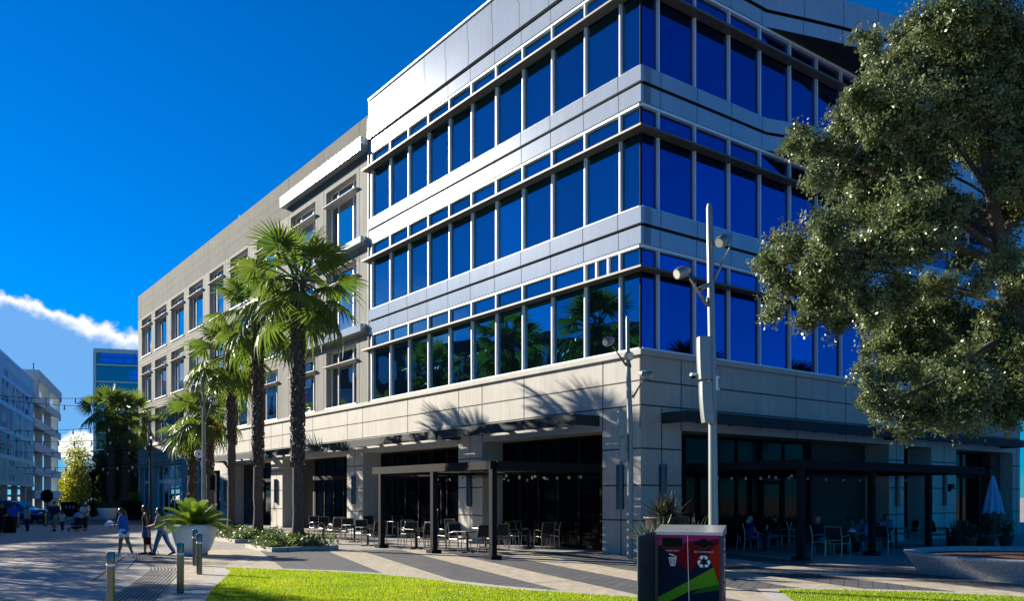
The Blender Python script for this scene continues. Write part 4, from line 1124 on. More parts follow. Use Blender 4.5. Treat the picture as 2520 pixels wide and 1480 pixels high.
# ------------------------------------------------------------------ vegetation
def leaf_quads(c, size, rng, up=0.0, aspect=.5):
    """rhombic leaves at points c; returns vertex array"""
    n = len(c)
    d = rng.normal(size=(n,3)); d[:,2] += up*.3; d /= np.linalg.norm(d, axis=1)[:,None]
    e = rng.normal(size=(n,3)); e[:,2] *= (1-up)
    s = np.cross(d, e); s /= np.linalg.norm(s, axis=1)[:,None]+1e-9
    L_ = size*rng.uniform(.7, 1.3, n)[:,None]
    p0 = c; p2 = c + d*L_; mid = c + d*L_*.5
    p1 = mid + s*L_*aspect*.5; p3 = mid - s*L_*aspect*.5
    return np.stack([p0,p1,p2,p3], 1).reshape(-1,3)
def twig_points(blobs, total, rng, per=38, spread=.17, flat=.8):
    """blobs: (centre xyz, radius); twigs sit in the outer part of each blob, leaves gather along twigs"""
    vol = np.array([b[1]**2 for b in blobs]); vol /= vol.sum()
    out = []
    for (c, r), f in zip(blobs, vol):
        k = max(2, int(total*f/per))
        d = rng.normal(size=(k,3)); d /= np.linalg.norm(d, axis=1)[:,None]
        q = rng.random(k)**.45
        t = np.array(c) + d*q[:,None]*r*np.array([1,1,flat])
        ax = d + rng.normal(size=(k,3))*.5; ax /= np.linalg.norm(ax, axis=1)[:,None]
        s = rng.uniform(-1,1,(k,per)); 
        pts = t[:,None,:] + ax[:,None,:]*s[:,:,None]*spread*2.0 + rng.normal(size=(k,per,3))*spread*.45
        out.append(pts.reshape(-1,3))
    return np.concatenate(out)
def clump_leaves(blobs, total, size, rng, per=40, spread=.13, sub=9, aspect=.58):
    """each bough breaks into small clumps; leaves sit on the outside of a clump and face outwards and up"""
    subs = []
    for c, r in blobs:
        for k in range(sub):
            d = rng.normal(size=3); d /= np.linalg.norm(d); q = rng.random()**.5
            subs.append((np.array(c)+d*q*r*.86*np.array([1,1,.9]), r*rng.uniform(.28,.48)))
    w_ = np.array([b[1]**2 for b in subs]); w_ /= w_.sum(); P_ = []; N_ = []
    for (c, r), f in zip(subs, w_):
        k = max(2, int(total*f/per))
        d = rng.normal(size=(k,3)); d /= np.linalg.norm(d, axis=1)[:,None]
        t = c + d*(rng.random(k)**.35)[:,None]*r
        ax = d*.8 + rng.normal(size=(k,3))*.6; ax /= np.linalg.norm(ax, axis=1)[:,None]
        s = rng.uniform(-1,1,(k,per))
        p = t[:,None,:] + ax[:,None,:]*s[:,:,None]*spread*1.5 + rng.normal(size=(k,per,3))*spread*.4
        P_.append(p.reshape(-1,3)); N_.append(np.repeat(d, per, 0))
    loose = twig_points(blobs, total*.35, rng, 36, .15); P_.append(loose); N_.append(rng.normal(size=loose.shape)*.8)
    c = np.concatenate(P_); n = np.concatenate(N_) + np.array([0,0,.45]) + rng.normal(size=(len(c),3))*.42
    n /= np.linalg.norm(n, axis=1)[:,None]
    d = rng.normal(size=(len(c),3)); d -= n*(d*n).sum(1)[:,None]; d /= np.linalg.norm(d, axis=1)[:,None]+1e-9
    s = np.cross(n, d); L_ = size*rng.uniform(.65,1.35,len(c))[:,None]; mid = c + d*L_*.5
    return np.stack([c, mid+s*L_*aspect*.5, c+d*L_, mid-s*L_*aspect*.5], 1).reshape(-1,3)
def limb(mb, pts, r0, r1, seg=8):
    pts = [V(p) for p in pts]; fine = []
    for i in range(len(pts)-1):
        p0 = pts[max(0,i-1)]; p1 = pts[i]; p2 = pts[i+1]; p3 = pts[min(len(pts)-1,i+2)]
        for q in range(4):
            t = q/4; fine.append(.5*((2*p1)+(p2-p0)*t+(2*p0-5*p1+4*p2-p3)*t*t+(3*p1-p0-3*p2+p3)*t**3))
    fine.append(pts[-1]); n = len(fine)
    mb.tube(fine, [r0+(r1-r0)*i/(n-1) for i in range(n)], seg)

# --- fan palms
def palm_frond(rng, Lp, R, droop, nseg=26):
    rr = np.array([.06,.30,.52,.78,1.0])*R
    phi = np.linspace(-1.95, 1.95, nseg) + rng.normal(size=nseg)*.02
    dphi = 3.9/nseg
    quads = []
    hw = np.array([.06*math.tan(dphi/2)*1.0, .30*math.tan(dphi/2), .5*math.tan(dphi/2)*.95, .5*math.tan(dphi/2)*.62, .004])*R*1.12
    for i in range(nseg):
        ln = (.72+.28*math.cos(phi[i]*.7))*rng.uniform(.9,1.08)
        cd = np.array([math.cos(phi[i]), math.sin(phi[i])]); sd_ = np.array([-cd[1], cd[0]])
        r = rr*ln
        sg = 1 if i % 2 else -1
        zc = -abs(math.sin(phi[i]*.5))*r*.35 - np.maximum(0, r/R-.42)**2*R*(.75*droop+.15)*rng.uniform(.6,1.6)
        Lx = Lp + r*cd[0]; Ly = r*cd[1]
        a = np.stack([Lx+sd_[0]*hw, Ly+sd_[1]*hw, zc+sg*hw*.55], 1); b = np.stack([Lx-sd_[0]*hw, Ly-sd_[1]*hw, zc-sg*hw*.55], 1)
        for k in range(4): quads.append(np.stack([a[k],a[k+1],b[k+1],b[k]]))
    blade = np.concatenate(quads)
    pq = []
    xs = np.linspace(0, Lp+.1*R, 5); ws = np.linspace(.035,.016,5)
    for k in range(4):
        for (oy,oz) in ((1,0),(0,1)):
            pq.append(np.array([[xs[k],oy*ws[k],oz*ws[k]],[xs[k+1],oy*ws[k+1],oz*ws[k+1]],[xs[k+1],-oy*ws[k+1],-oz*ws[k+1]],[xs[k],-oy*ws[k],-oz*ws[k]]]))
    pet = np.concatenate(pq)
    return blade, pet
def rotmat(az, el, roll=0):
    ca, sa = math.cos(az), math.sin(az); ce, se = math.cos(el), math.sin(el); cr, sr = math.cos(roll), math.sin(roll)
    Rz = np.array([[ca,-sa,0],[sa,ca,0],[0,0,1]]); Ry = np.array([[ce,0,-se],[0,1,0],[se,0,ce]]); Rx = np.array([[1,0,0],[0,cr,-sr],[0,sr,cr]])
    return Rz @ Ry @ Rx
def fan_palm(label, x, y, ztop, size, seed, dead=0, smooth_to=.28, group='fan palms along the promenade', n=40, r_tr=.24, lean=(0,0)):
    rng = np.random.default_rng(seed)
    t = thing('fan_palm', label, 'palm', (x,y,0), group=group)
    lx, ly = lean
    def axis(z): q = z/ztop; return V((x+lx*q*q, y+ly*q*q, z))
    m = MB(); zs = np.linspace(0, ztop, 22)
    rad_ = []
    for z in zs:
        q = z/ztop
        r = .20 + .16*max(0, 1-q/.12)**2 + .02*rng.normal()*.4
        if q > smooth_to: r = r_tr*.82
        rad_.append(r)
    m.tube([axis(z) for z in zs], rad_, 12)
    # old leaf bases wrapped round the upper trunk in a spiral
    zb = ztop*smooth_to; i = 0; step = .026
    while zb < ztop+.1:
        a = i*2.399 + rng.normal()*.12; R0 = r_tr*.80
        er = V((math.cos(a), math.sin(a), 0)); et = V((-math.sin(a), math.cos(a), 0)); c = axis(min(zb, ztop)); c = V((c.x,c.y,zb))
        wd = .085*rng.uniform(.8,1.2); h = .19*rng.uniform(.8,1.3); out = .085*rng.uniform(.5,1.5)
        p = [c+er*R0-et*wd, c+er*R0+et*wd, c+er*(R0+out)+et*wd*.45+UP*h, c+er*(R0+out)-et*wd*.45+UP*h,
             c+er*(R0+.05)-et*wd*.7+UP*.02, c+er*(R0+.05)+et*wd*.7+UP*.02]
        m.add([p[0],p[1],p[2],p[3], p[4]+er*.03, p[5]+er*.03], ((4,5,2,3),(0,4,3),(1,2,5),(0,1,5,4)), 1)
        zb += step*rng.uniform(.8,1.2); i += 1
    m.build('trunk', [M['palmbark'], M['boot']], t)
    B = []; P = []; D = []
    c0 = axis(ztop); c0 = np.array([c0.x, c0.y, ztop])
    for k in range(n):
        q = (k+.5)/n
        el = rad(84 - 140*q**.9) + rng.normal()*.10
        az = k*2.39996 + rng.normal()*.2
        Lp = size*(.85+.6*rng.random())*(.8+.4*q if q < .6 else 1.0); R = size*rng.uniform(.8,1.15)
        bl, pe = palm_frond(rng, Lp, R, q)
        Rm = rotmat(az, el, rng.normal()*.35)
        base = c0 + np.array([math.cos(az)*.12, math.sin(az)*.12, .25*(1-q)])
        sag = (.05 + .22*q)*size
        for arr, lst in ((bl, B), (pe, P)):
            w_ = arr @ Rm.T
            d = np.linalg.norm(arr, axis=1)/(Lp+R)
            w_[:,2] -= sag*d**2*2.0
            lst.append(w_ + base)
    for k in range(dead):
        el = rad(-62) + rng.normal()*.2; az = (2.6 + rng.normal()*.7)
        bl, pe = palm_frond(rng, size*.9, size*.8, 1.6, 20)
        Rm = rotmat(az, el, rng.normal()*.4); base = c0 + np.array([math.cos(az)*.2, math.sin(az)*.2, -.15])
        for arr in (bl, pe): D.append(arr @ Rm.T + base)
    b = np.concatenate(B); p = np.concatenate(P); vv = np.concatenate([b, p]); nf = len(vv)//4
    np_mesh('crown', vv, nf, 4, [M['frond'], M['petiole']], t, mi=np.r_[np.zeros(len(b)//4), np.ones(len(p)//4)])
    if D:
        d = np.concatenate(D); np_mesh('dead_fronds', d, len(d)//4, 4, M['deadfrond'], t)
    return t
fan_palm('tallest fan palm in the nearest raised bed beside the patio tables', -8.0, 31.4, 9.95, 1.14, 1, smooth_to=.30, r_tr=.245, n=33)
fan_palm('second fan palm of the row, in the middle raised bed', -11.15, 36.9, 10.0, 1.08, 2, smooth_to=.32, r_tr=.24, n=31)
fan_palm('third fan palm of the row, its slim trunk smooth to half height', -14.15, 42.4, 9.1, 1.08, 3, smooth_to=.50, r_tr=.22, n=29)
fan_palm('fan palm behind the grey lamp post with orange dead fronds', -17.2, 47.8, 6.9, 1.0, 4, dead=5, smooth_to=.45, r_tr=.22, n=26)
fan_palm('shorter fan palm with brown withered fronds hanging on its left side', -20.15, 53.0, 6.7, 1.2, 5, dead=8, smooth_to=.25, r_tr=.26, n=27)
fan_palm('left trunk of the twin fan palms at the end of the street', -35.75, 75, 9.7, 1.25, 6, smooth_to=.2, r_tr=.34, group='twin palms at the street end', lean=(-.2,0), n=26)
fan_palm('right trunk of the twin fan palms at the end of the street', -34.75, 75.4, 9.1, 1.25, 7, smooth_to=.2, r_tr=.34, group='twin palms at the street end', lean=(.3,0), n=26)
# palms further round the plaza, seen as reflections in the side glass
for i, (x, y, z) in enumerate(((26.5,27.5,8.6),(32,33,8.2),(38,30,8.8),(33,41,8.0))):
    fan_palm(['fan palm reflected at the foot of the side glass, nearest the corner','fan palm reflected low in the side glass beside the oak','fan palm furthest out, mirrored in the side glass','fan palm mirrored in the side glass behind the oak leaves'][i], x, y, z, 1.25, 20+i, group='palms beyond the right edge', n=30)

def crown_tree(name, label, base, blobs, total, leaf, material, limbs, r0, cat='tree', seed=0, per=30, spread=.3, group=None, asp=.5, clump=False):
    t = thing(name, label, cat, tuple(base), group=group)
    m = MB()
    for L_ in limbs: limb(m, L_[0], L_[1], L_[2])
    m.build('trunk', M['bark'], t)
    rng = np.random.default_rng(seed)
    vv = clump_leaves(blobs, total, leaf, rng, per, spread) if clump else leaf_quads(twig_points(blobs, total, rng, per, spread), leaf, rng, up=.2, aspect=asp)
    np_mesh('crown', vv, len(vv)//4, 4, material, t)
    return t

# --- the live oak in the round planter, right edge
rngO = np.random.default_rng(3)
OC = V((13.35, 21.4, .35))
blob_px = [(2330,40,95),(2440,30,110),(2250,110,70),(2185,170,60),(2135,105,38),(2330,160,110),(2450,160,120),(2120,235,52),(2095,300,58),(2200,265,100),(2330,285,120),(2460,290,110),(2530,100,110),(2540,300,110),
 (1985,352,52),(2065,385,70),(1950,355,28),(2180,395,100),(2285,400,70),(2490,430,60),(2020,445,42),(2120,485,80),(2230,505,95),(2340,510,62),(2470,520,60),(2545,500,90),
 (1955,605,58),(1895,645,42),(2040,565,62),(2060,645,78),(2170,625,95),(2285,610,62),(1925,700,48),(2010,722,68),(2110,730,68),(2215,720,52),(1905,768,28),(1985,792,34),(2055,795,36),(2140,790,36),(2300,700,50),(2450,790,55),(2490,850,80),(2400,870,55),
 (2150,930,48),(2215,915,48),(2300,930,58),(2380,940,78),(2465,940,85),(2180,1000,58),(2265,1010,66),(2360,1010,70),(2445,1000,60),(2235,1052,36),(2320,1045,40),(2400,1045,32),(2540,700,80),(2545,900,90),(2520,420,90),(2480,640,50),(2420,700,40),(2510,1000,60),(2480,200,90),(2260,330,60),(2390,340,70),(2030,660,60),(1975,690,45)]
blobs = []
for (px, py, r) in blob_px:
    cx = 2420
    dy = rngO.uniform(-1.4, 1.4)
    Yb = 20.6 + dy
    p = AT(px, py, Yb); blobs.append((tuple(p), r/FPX*Yb*1.0))
for (px, py, r) in ((2250,850,95),(2330,820,95),(2185,850,60),(2300,760,80),(2400,830,70),(2200,800,60),(2380,640,40),(2300,560,70),(2180,480,90),(2380,300,100),(2300,980,60)):   # deeper, shaded boughs
    p = AT(px, py, 23.2); blobs.append((tuple(p), r/FPX*23.2))
A_ = lambda px, py, Y: tuple(AT(px, py, Y))
limbs = [([tuple(OC+V((0,0,-.3))), A_(2590,1180,21.4), A_(2560,980,21.3), A_(2510,800,21.1), A_(2482,690,21.0), A_(2462,600,20.9)], .30, .17),
 ([A_(2462,600,20.9), A_(2440,480,20.8), A_(2420,330,20.6), A_(2400,150,20.4), A_(2390,30,20.4)], .17, .04),
 ([A_(2485,700,21.0), A_(2400,625,20.7), A_(2290,600,20.4), A_(2150,610,20.1), A_(1990,640,20.2), A_(1900,655,20.3)], .12, .015),
 ([A_(2478,640,21.0), A_(2380,560,20.9), A_(2260,470,20.8), A_(2120,410,20.6), A_(1990,360,20.6)], .10, .015),
 ([A_(2440,480,20.8), A_(2350,350,20.9), A_(2240,250,21), A_(2140,130,21)], .08, .015),
 ([A_(2495,820,21.1), A_(2420,860,20.6), A_(2320,930,20.2), A_(2190,985,20.1), A_(2130,940,20.2)], .10, .015),
 ([A_(2505,880,21.1), A_(2430,960,21.3), A_(2330,1020,21.4), A_(2250,1050,21.3)], .08, .015),
 ([A_(2490,760,21.1), A_(2360,720,22), A_(2200,730,22.2), A_(2050,760,21.8)], .09, .012),
 ([A_(2462,600,20.9), A_(2540,420,21.5), A_(2560,250,22)], .12, .04), ([A_(2420,330,20.6), A_(2470,200,20.2), A_(2480,60,20)], .08, .02)]
crown_tree('live_oak', 'leafy live oak overhanging the picture from the round planter at the right edge', (OC.x, OC.y, 0), blobs, 270000, .092, M['oakleaf'], limbs, .3, seed=5, per=30, spread=.13, clump=True)

# trees just left of the view; they throw the dappled shade over the plaza
def shade_tree(label, x, y, h, r, seed, n=9000):
    rg = np.random.default_rng(seed); bl = []
    for k in range(15):
        a = rg.uniform(0, 6.28); q = rg.random()**.6
        bl.append(((x+math.cos(a)*q*r, y+math.sin(a)*q*r, h*(.55+.42*rg.random()*(1-.5*q))), r*.34*rg.uniform(.6,1.2)))
    lm = [([(x,y,0),(x+.1,y,h*.3),(x,y+.1,h*.55),(x,y,h*.85)], .2, .05)]
    for k in range(6):
        c = bl[k][0]; lm.append(([(x,y,h*.35),((x+c[0])/2,(y+c[1])/2,h*.5),c], .09, .02))
    crown_tree('shade_tree', label, (x,y,0), bl, n, .17, M['darkleaf'], lm, .2, seed=seed, group='plaza trees left of the view')
shade_tree('plaza tree left of the view nearest to the camera', -22.8, 25.6, 8.6, 3.2, 31, 11000)
shade_tree('plaza tree left of the view casting shade over the ribbed strip', -28.3, 32.5, 9.6, 3.7, 32, 13000)
shade_tree('plaza tree left of the view shading the ground before the three women', -32.5, 40.0, 10.6, 3.6, 33, 12000)
shade_tree('plaza tree left of the view by the slatted screen, shading the crossing', -38.0, 49.0, 10.2, 3.5, 34, 12000)
shade_tree('plaza tree left of the view furthest up the street', -40.0, 58.0, 9.8, 3.3, 35, 11000)

# --- end of the street: yellow tree, dark trees, hedges
def px_tree(name, label, Y, base_px, spec, total, leaf, material, seed, spread, trunk_r=.25, group=None, cat='tree'):
    b = ground_Y(Y, base_px); rg = np.random.default_rng(seed)
    bl = [(tuple(AT(px, py, Y+rg.uniform(-1.5,1.5))), r/FPX*Y) for px, py, r in spec]
    tp = bl[0][0]
    lm = [([tuple(b), (b.x, Y, tp[2]*.4), tuple(tp)], trunk_r, .05)]
    for c, r in bl[1:6]: lm.append(([(b.x, Y, tp[2]*.35), ((b.x+c[0])/2, Y, (tp[2]*.4+c[2])/2), c], trunk_r*.4, .03))
    return crown_tree(name, label, tuple(b), bl, total, leaf, material, lm, trunk_r, seed=seed, spread=spread, group=group, per=24, cat=cat)
px_tree('yellow_tree', 'sunlit yellow green tree between the garage and the glass tower', 138, 200, [(192,1090,7),(186,1112,9),(200,1125,11),(178,1140,10),(205,1150,14),(188,1165,15),(222,1180,15),(168,1190,15),(195,1195,20),(225,1210,17),(178,1218,17),(208,1228,16),(160,1222,10)], 7500, .42, M['yellowleaf'], 41, .9)
px_tree('street_tree', 'low sunlit yellow green tree beside the garage corner', 142, 160, [(158,1190,14),(152,1210,16),(165,1225,16),(150,1232,14)], 3500, .5, M['yellowleaf'], 42, .8)
px_tree('dark_tree', 'dark broad tree behind the twin palms', 88, 300, [(300,1110,36),(270,1150,36),(320,1090,30),(330,1130,30),(290,1180,40),(325,1185,36),(262,1190,30),(310,1225,36),(270,1225,30),(255,1130,18)], 15000, .34, M['darkleaf'], 43, .5)
def hedge(label, pxs, Y, y0, y1, seed, material='darkleaf', n=4000, leaf=.2):
    bl = []
    rg = np.random.default_rng(seed)
    for px in pxs:
        p = AT(px, (y0+y1)/2+rg.uniform(-3,3), Y+rg.uniform(-.6,.6)); bl.append((tuple(p), (y1-y0)/2/FPX*Y*1.1))
    t = thing('hedge', label, 'hedge', (bl[0][0][0], Y, 0))
    v_ = leaf_quads(twig_points(bl, n, rg, 20, .3), leaf, rg); np_mesh('foliage', v_, len(v_)//4, 4, M[material], t)
    m = MB()
    for c, r in bl: m.tube([(c[0],c[1],0),(c[0],c[1],c[2])], .05, 5)
    m.build('stem', M['bark'], t)
hedge('dark clipped hedge at the street end behind the far bowl planter', (200,215,230,245,262,280,300,320), 84, 1236, 1268, 51, n=6000)
hedge('low bright palm shrub glowing beside the wing of the building', (322,330), 80, 1215, 1240, 52, 'yellowleaf', 900)
m = MB(); a = AT(150,1266,80); b = AT(187,1236,80); m.obox((a.x,80,0), (b.x-a.x,0,0), (0,.3,0), (0,0,b.z)); 
for q in (163,172,181): c = AT(q,1249,79.98); m.box((c.x,79.99,c.z), .18, .03, .3, 1)
tag(m.build('screen_fence', [M['black'], M['greyc']]), 'dark screen fence with three pale marks behind the man and child', 'fence')
m = MB(); c = ground_Y(70, 325); m.box(c+UP*.75, 1.3, .9, 1.5); m.box(c+UP*1.53, 1.4, 1.0, .08); tag(m.build('utility_box', M['black'], None, bevel=.03), 'black utility box at the far end of the wing', 'utility box')

# --- raised beds with shrubs round the palms
bedF = [V((-8.47,29.63,0)), V((-11.6,35.18,0)), V((-14.7,40.7,0))]
bed_lab = ['raised stone bed edging round the nearest and tallest palm', 'raised stone bed edging round the second palm of the row', 'raised stone bed edging behind the bowl planter, third in the row']
cov_lab = ['white flowering ground cover in the nearest raised palm bed', 'white flowering ground cover in the middle raised palm bed', 'ground cover in the third raised palm bed behind the bowl planter']
M['flower'] = mat('flower', (.7,.7,.6), .6, var=0)
for i, f in enumerate(bedF):
    lx, ly, h = 2.55, 2.75, .16
    t = tag(MB().build('x', M['granite']), bed_lab[i], 'planter bed') if False else None
    m = MB(); wd = .16
    m.obox(f, dR*lx, dL*wd, UP*h); m.obox(f+dL*(ly-wd), dR*lx, dL*wd, UP*h); m.obox(f+dL*wd, dR*wd, dL*(ly-2*wd), UP*h); m.obox(f+dL*wd+dR*(lx-wd), dR*wd, dL*(ly-2*wd), UP*h)
    o = m.build('planter_bed', M['border'], None, bevel=.012); tag(o, bed_lab[i], 'planter bed', 'raised palm beds')
    m = MB(); m.obox(f+dR*wd+dL*wd, dR*(lx-2*wd), dL*(ly-2*wd), UP*.10); m.build('soil', M['mulch'], o)
    rg = np.random.default_rng(60+i); n = 5200
    a = rg.random(n)*(lx-.2)+.1; b = rg.random(n)*(ly-.2)+.1
    cl = np.array([[rg.uniform(.2,lx-.2), rg.uniform(.2,ly-.2), rg.uniform(.12,.5)] for _ in range(26)])
    k = rg.integers(0, len(cl), n); a = np.clip(cl[k,0]+rg.normal(size=n)*.2, -.05, lx+.05); b = np.clip(cl[k,1]+rg.normal(size=n)*.2, -.05, ly+.05); zz = .12+rg.random(n)**.8*cl[k,2]
    pts = np.stack([f.x+dR.x*a+dL.x*b, f.y+dR.y*a+dL.y*b, zz], 1)
    v_ = leaf_quads(pts, .105, rg, aspect=.6)
    mi = (rg.random(n) < .06).astype(int)
    o = np_mesh('ground_cover', v_, n, 4, [M['shrub'], M['flower']], None, mi=mi); struct(o, 'stuff')
    o['label'] = cov_lab[i]; o['category'] = 'ground cover'

# --- bowl planters
def bowl(label, loc, r=.74, h=1.04, far=False):
    t = thing('bowl_planter', label, 'planter', tuple(loc), group='big white bowl planters')
    x = V(loc); m = MB()
    m.lathe(x, [(.40*r/.74,.09),(.50*r/.74,.16),(.60*r/.74,.38),(.68*r/.74,.66),(.735*r/.74,.9),(r,h),(r-.06,h),(r-.08,h-.12)], 40, cap=False); m.build('bowl', M['pot'], t)
    m = MB(); m.lathe(x, [(.36*r/.74,0),(.44*r/.74,.03),(.44*r/.74,.09),(0,.092)], 32); m.build('foot', M['granite'], t)
    m = MB(); m.lathe(x, [(r-.075,h-.12),(0,h-.1)], 32, cap=False); m.build('soil', M['mulch'], t)
    return t
BW = G(478,1368); bowl('large white bowl planter holding a leafy cycad beside the three women', BW)
BW2 = ground_Y(66.5, 265); bowl('far white bowl planter at the end of the street', BW2, .75, 1.02)
hedge('small dark plant in the far bowl planter', (256,272), 66.5, 1244, 1258, 53, n=500, leaf=.14)

def pinnate(rng, L, n=30):
    q = []
    for i in range(n):
        t = .12 + .88*i/n; x = L*t; ll = .20*L*math.sin(math.pi*min(1, t*.92+.08))**.6 + .05
        for s in (-1,1):
            w_ = .028*L; fw = ll*.55
            q.append([[x-w_*.5,0,0],[x+w_*.5,0,0],[x+fw+w_*.3,s*ll*.9,.45*ll],[x+fw-w_*.3,s*ll*.9,.45*ll]])
    q.append([[0,-.012,0],[L,-.004,0],[L,.004,0],[0,.012,0]])
    return np.array(q, float).reshape(-1,3)
def cycad(label, loc, L, n, seed):
    rng = np.random.default_rng(seed); t = thing('cycad', label, 'plant', tuple(loc)); B = []
    for k in range(n):
        q = (k+.5)/n; az = k*2.39996; el = rad(78-72*q)
        a = pinnate(rng, L*rng.uniform(.85,1.1)); Rm = rotmat(az, el, rng.normal()*.3); d = a[:,0]/L
        w_ = a @ Rm.T; w_[:,2] -= .36*L*d**2*(.5+.5*q); B.append(w_ + np.array([loc[0]+math.cos(az)*.1, loc[1]+math.sin(az)*.1, loc[2]]))
    v_ = np.concatenate(B); np_mesh('fronds', v_, len(v_)//4, 4, M['cycad'], t)
    m = MB(); m.lathe(loc, [(.16,-.1),(.2,.08),(.12,.2),(0,.24)], 12); m.build('stem', M['boot'], t)
cycad('bright green cycad in the large white bowl planter', (BW.x, BW.y, .97), 1.2, 30, 71)

def spiky(label, loc, L, n, material, seed, wd=.05, lo=10, name='spiky_plant'):
    rng = np.random.default_rng(seed); q = []
    for k in range(n):
        az = rng.uniform(0,6.283); el = rad(rng.uniform(lo,88)); l = L*rng.uniform(.6,1.1)
        seg = [(0,wd*.7),(l*.35,wd),(l*.7,wd*.6),(l,.004)]
        a = []
        for (x0,w0),(x1,w1) in zip(seg[:-1], seg[1:]):
            a += [[x0,-w0,.25*w0],[x1,-w1,.25*w1],[x1,0,-.25*w1],[x0,0,-.25*w0],[x0,0,-.25*w0],[x1,0,-.25*w1],[x1,w1,.25*w1],[x0,w0,.25*w0]]
        a = np.array(a); d = a[:,0]/l; w_ = a @ rotmat(az, el).T; w_[:,2] -= .12*l*d**2
        q.append(w_ + np.array([loc[0]+rng.normal()*.08, loc[1]+rng.normal()*.08, loc[2]]))
    v_ = np.concatenate(q); o = np_mesh(name, v_, len(v_)//4, 4, M[material]); tag(o, label, 'plant'); return o
# planter at the corner, behind the bin
CP = V((4.85, 25.3, 0)); CPp = ground_Y(22.6, 1640)
t = thing('round_planter', 'dark brown round planter with a bronze spiky plant behind the recycling bin', 'planter', tuple(CPp))
M['brownpot'] = mat('brown_pot', (.05,.04,.035), .6, var=.1)
hr = AT(0,1273,22.6).z
m = MB(); m.lathe(CPp, [(.42,0),(.5,.5),(.56,hr-.06),(.62,hr-.05),(.62,hr),(.54,hr),(.5,hr-.12)], 32, cap=False); m.build('pot', M['brownpot'], t)
m = MB(); m.lathe(CPp, [(.52,hr-.12),(0,hr-.1)], 24, cap=False); m.build('soil', M['mulch'], t)
spiky('bronze spiky plant in the dark round planter at the corner', (CPp.x, CPp.y, hr-.1), .92, 150, 'bromeliad', 81, .026, 12)
for i, (px, Y, L, lab) in enumerate(((1600,21.6,.85,'green agave at the left foot of the dark round planter'),(1622,21.0,.9,'green agave in front of the dark round planter'),(1705,21.8,.9,'green agave to the right of the dark round planter'))):
    p = ground_Y(Y, px); z0 = AT(0, 1330, Y).z
    spiky(lab, (p.x, p.y, z0-.15), L, 34, 'agave', 82+i, .045, 15, name='agave')
# low bed those agaves grow in
m = MB(); c = ground_Y(21.7, 1655); zt = AT(0,1335,21.6).z
m.lathe(c, [(.68,0),(.72,zt-.15),(.72,zt-.1),(.66,zt-.1),(.64,zt-.2)], 36, rx=1, ry=.6, cap=False); o = m.build('low_planter', M['brownpot']); tag(o, 'low dark planter of agaves hidden behind the recycling bin', 'planter')
m = MB(); m.lathe(c, [(.65,zt-.2),(0,zt-.18)], 30, ry=.6, cap=False); m.build('soil', M['mulch'], o)

# round granite planter of the oak
R = 3.08; t = thing('stone_planter', 'round speckled granite planter ring at the right edge under the oak', 'planter', (OC.x, OC.y, 0))
m = MB(); c = V((OC.x, OC.y, 0))
m.lathe(c, [(R-.34,0),(R-.30,.07),(R-.06,.44),(R-.01,.50),(R-.02,.535),(R-.30,.535),(R-.34,.5),(R-.36,.35)], 96, cap=False); m.build('ring', M['granite'], t)
m = MB(); m.lathe(c, [(R-.36,.42),(R-1.2,.47),(0,.5)], 48, cap=False); m.build('mulch', M['mulch'], t)
# ------------------------------------------------------------------ patio structures and furniture
def pergola(P, label, a0, a1, n1, posts, zt, zb, solid, over=(.45,.0), ends=True):
    o = P(a0, n1, 0); t = thing('pergola', label, 'pergola', tuple(o))
    m = MB()
    pbox(m, P, a0-over[1], a1+over[0], n1-.1, n1+.1, zb, zt); m.build('front_beam', M['bronze'], t, bevel=.008)
    for q in ((a0-.1), (a1-.1)):
        m = MB(); pbox(m, P, q, q+.2, .12, n1-.101, zb+.002, zt-.002); m.build('side_beam', M['bronze'], t)
    m = MB(); pbox(m, P, a0+.101, a1-.101, .12, .3, zb+.002, zt-.002); m.build('wall_beam', M['bronze'], t)
    m = MB()
    if solid: pbox(m, P, a0+.101, a1-.101, .301, n1-.101, zt-.12, zt-.04)
    else:
        n = .45
        while n < n1-.2:
            pbox(m, P, a0+.101, a1-.101, n, n+.05, zt-.18, zt-.03); n += .24
    m.build('roof_slats', M['bronze'], t)
    for a in posts:
        m = MB(); pbox(m, P, a-.095, a+.095, n1-.095, n1+.095, .13, zb); po = m.build('post', M['bronze'], t, bevel=.006)
        m = MB(); pbox(m, P, a-.2, a+.2, n1-.2, n1+.2, .0, .13); m.build('post_base', M['bronze'], po, bevel=.01)
    return t
pergola(LP, 'dark bronze pergola over the front patio tables', 1.9, 9.45, 4.6, (1.9, 5.45, 9.3), 3.1, 2.83, False)
pergola(RP, 'dark bronze pergola over the shaded side patio right of the corner pier', 2.6, 14.3, 4.2, (2.66, 6.65, 10.41, 14.2), 3.12, 2.83, True, over=(.3,.1))
def patio_lights(P, label, runs, z):
    o = P(runs[0][0], runs[0][1], z); t = thing('string_light', label, 'string lights', tuple(o))
    m = MB(); bl = []
    for (a0, n0, a1, n1, k) in runs:
        pts = [P(a0+(a1-a0)*i/12, n0+(n1-n0)*i/12, z-.08*math.sin(math.pi*i/12)) for i in range(13)]
        m.tube(pts, .01, 5)
        for i in range(k):
            q = (i+.5)/k; bl.append(P(a0+(a1-a0)*q, n0+(n1-n0)*q, z-.08*math.sin(math.pi*q)))
    m.build('cable', M['cable'], t)
    for p in bl:
        m = MB(); m.tube([p, p-UP*.07], .018, 6); m.ball(p-UP*.115, .042, 1, 10, 8, sz=1.25); m.build('bulb', [M['black'], M['bulb']], t)
patio_lights(LP, 'string of round bulbs under the front pergola', [(2.1,4.2,2.1,.5,7),(2.1,2.4,9.2,2.4,8),(2.1,.8,9.2,.8,6)], 2.78)
patio_lights(RP, 'string of round bulbs under the side pergola', [(2.9,.5,2.9,4.0,6),(3.0,2.4,13.8,2.4,10)], 2.76)

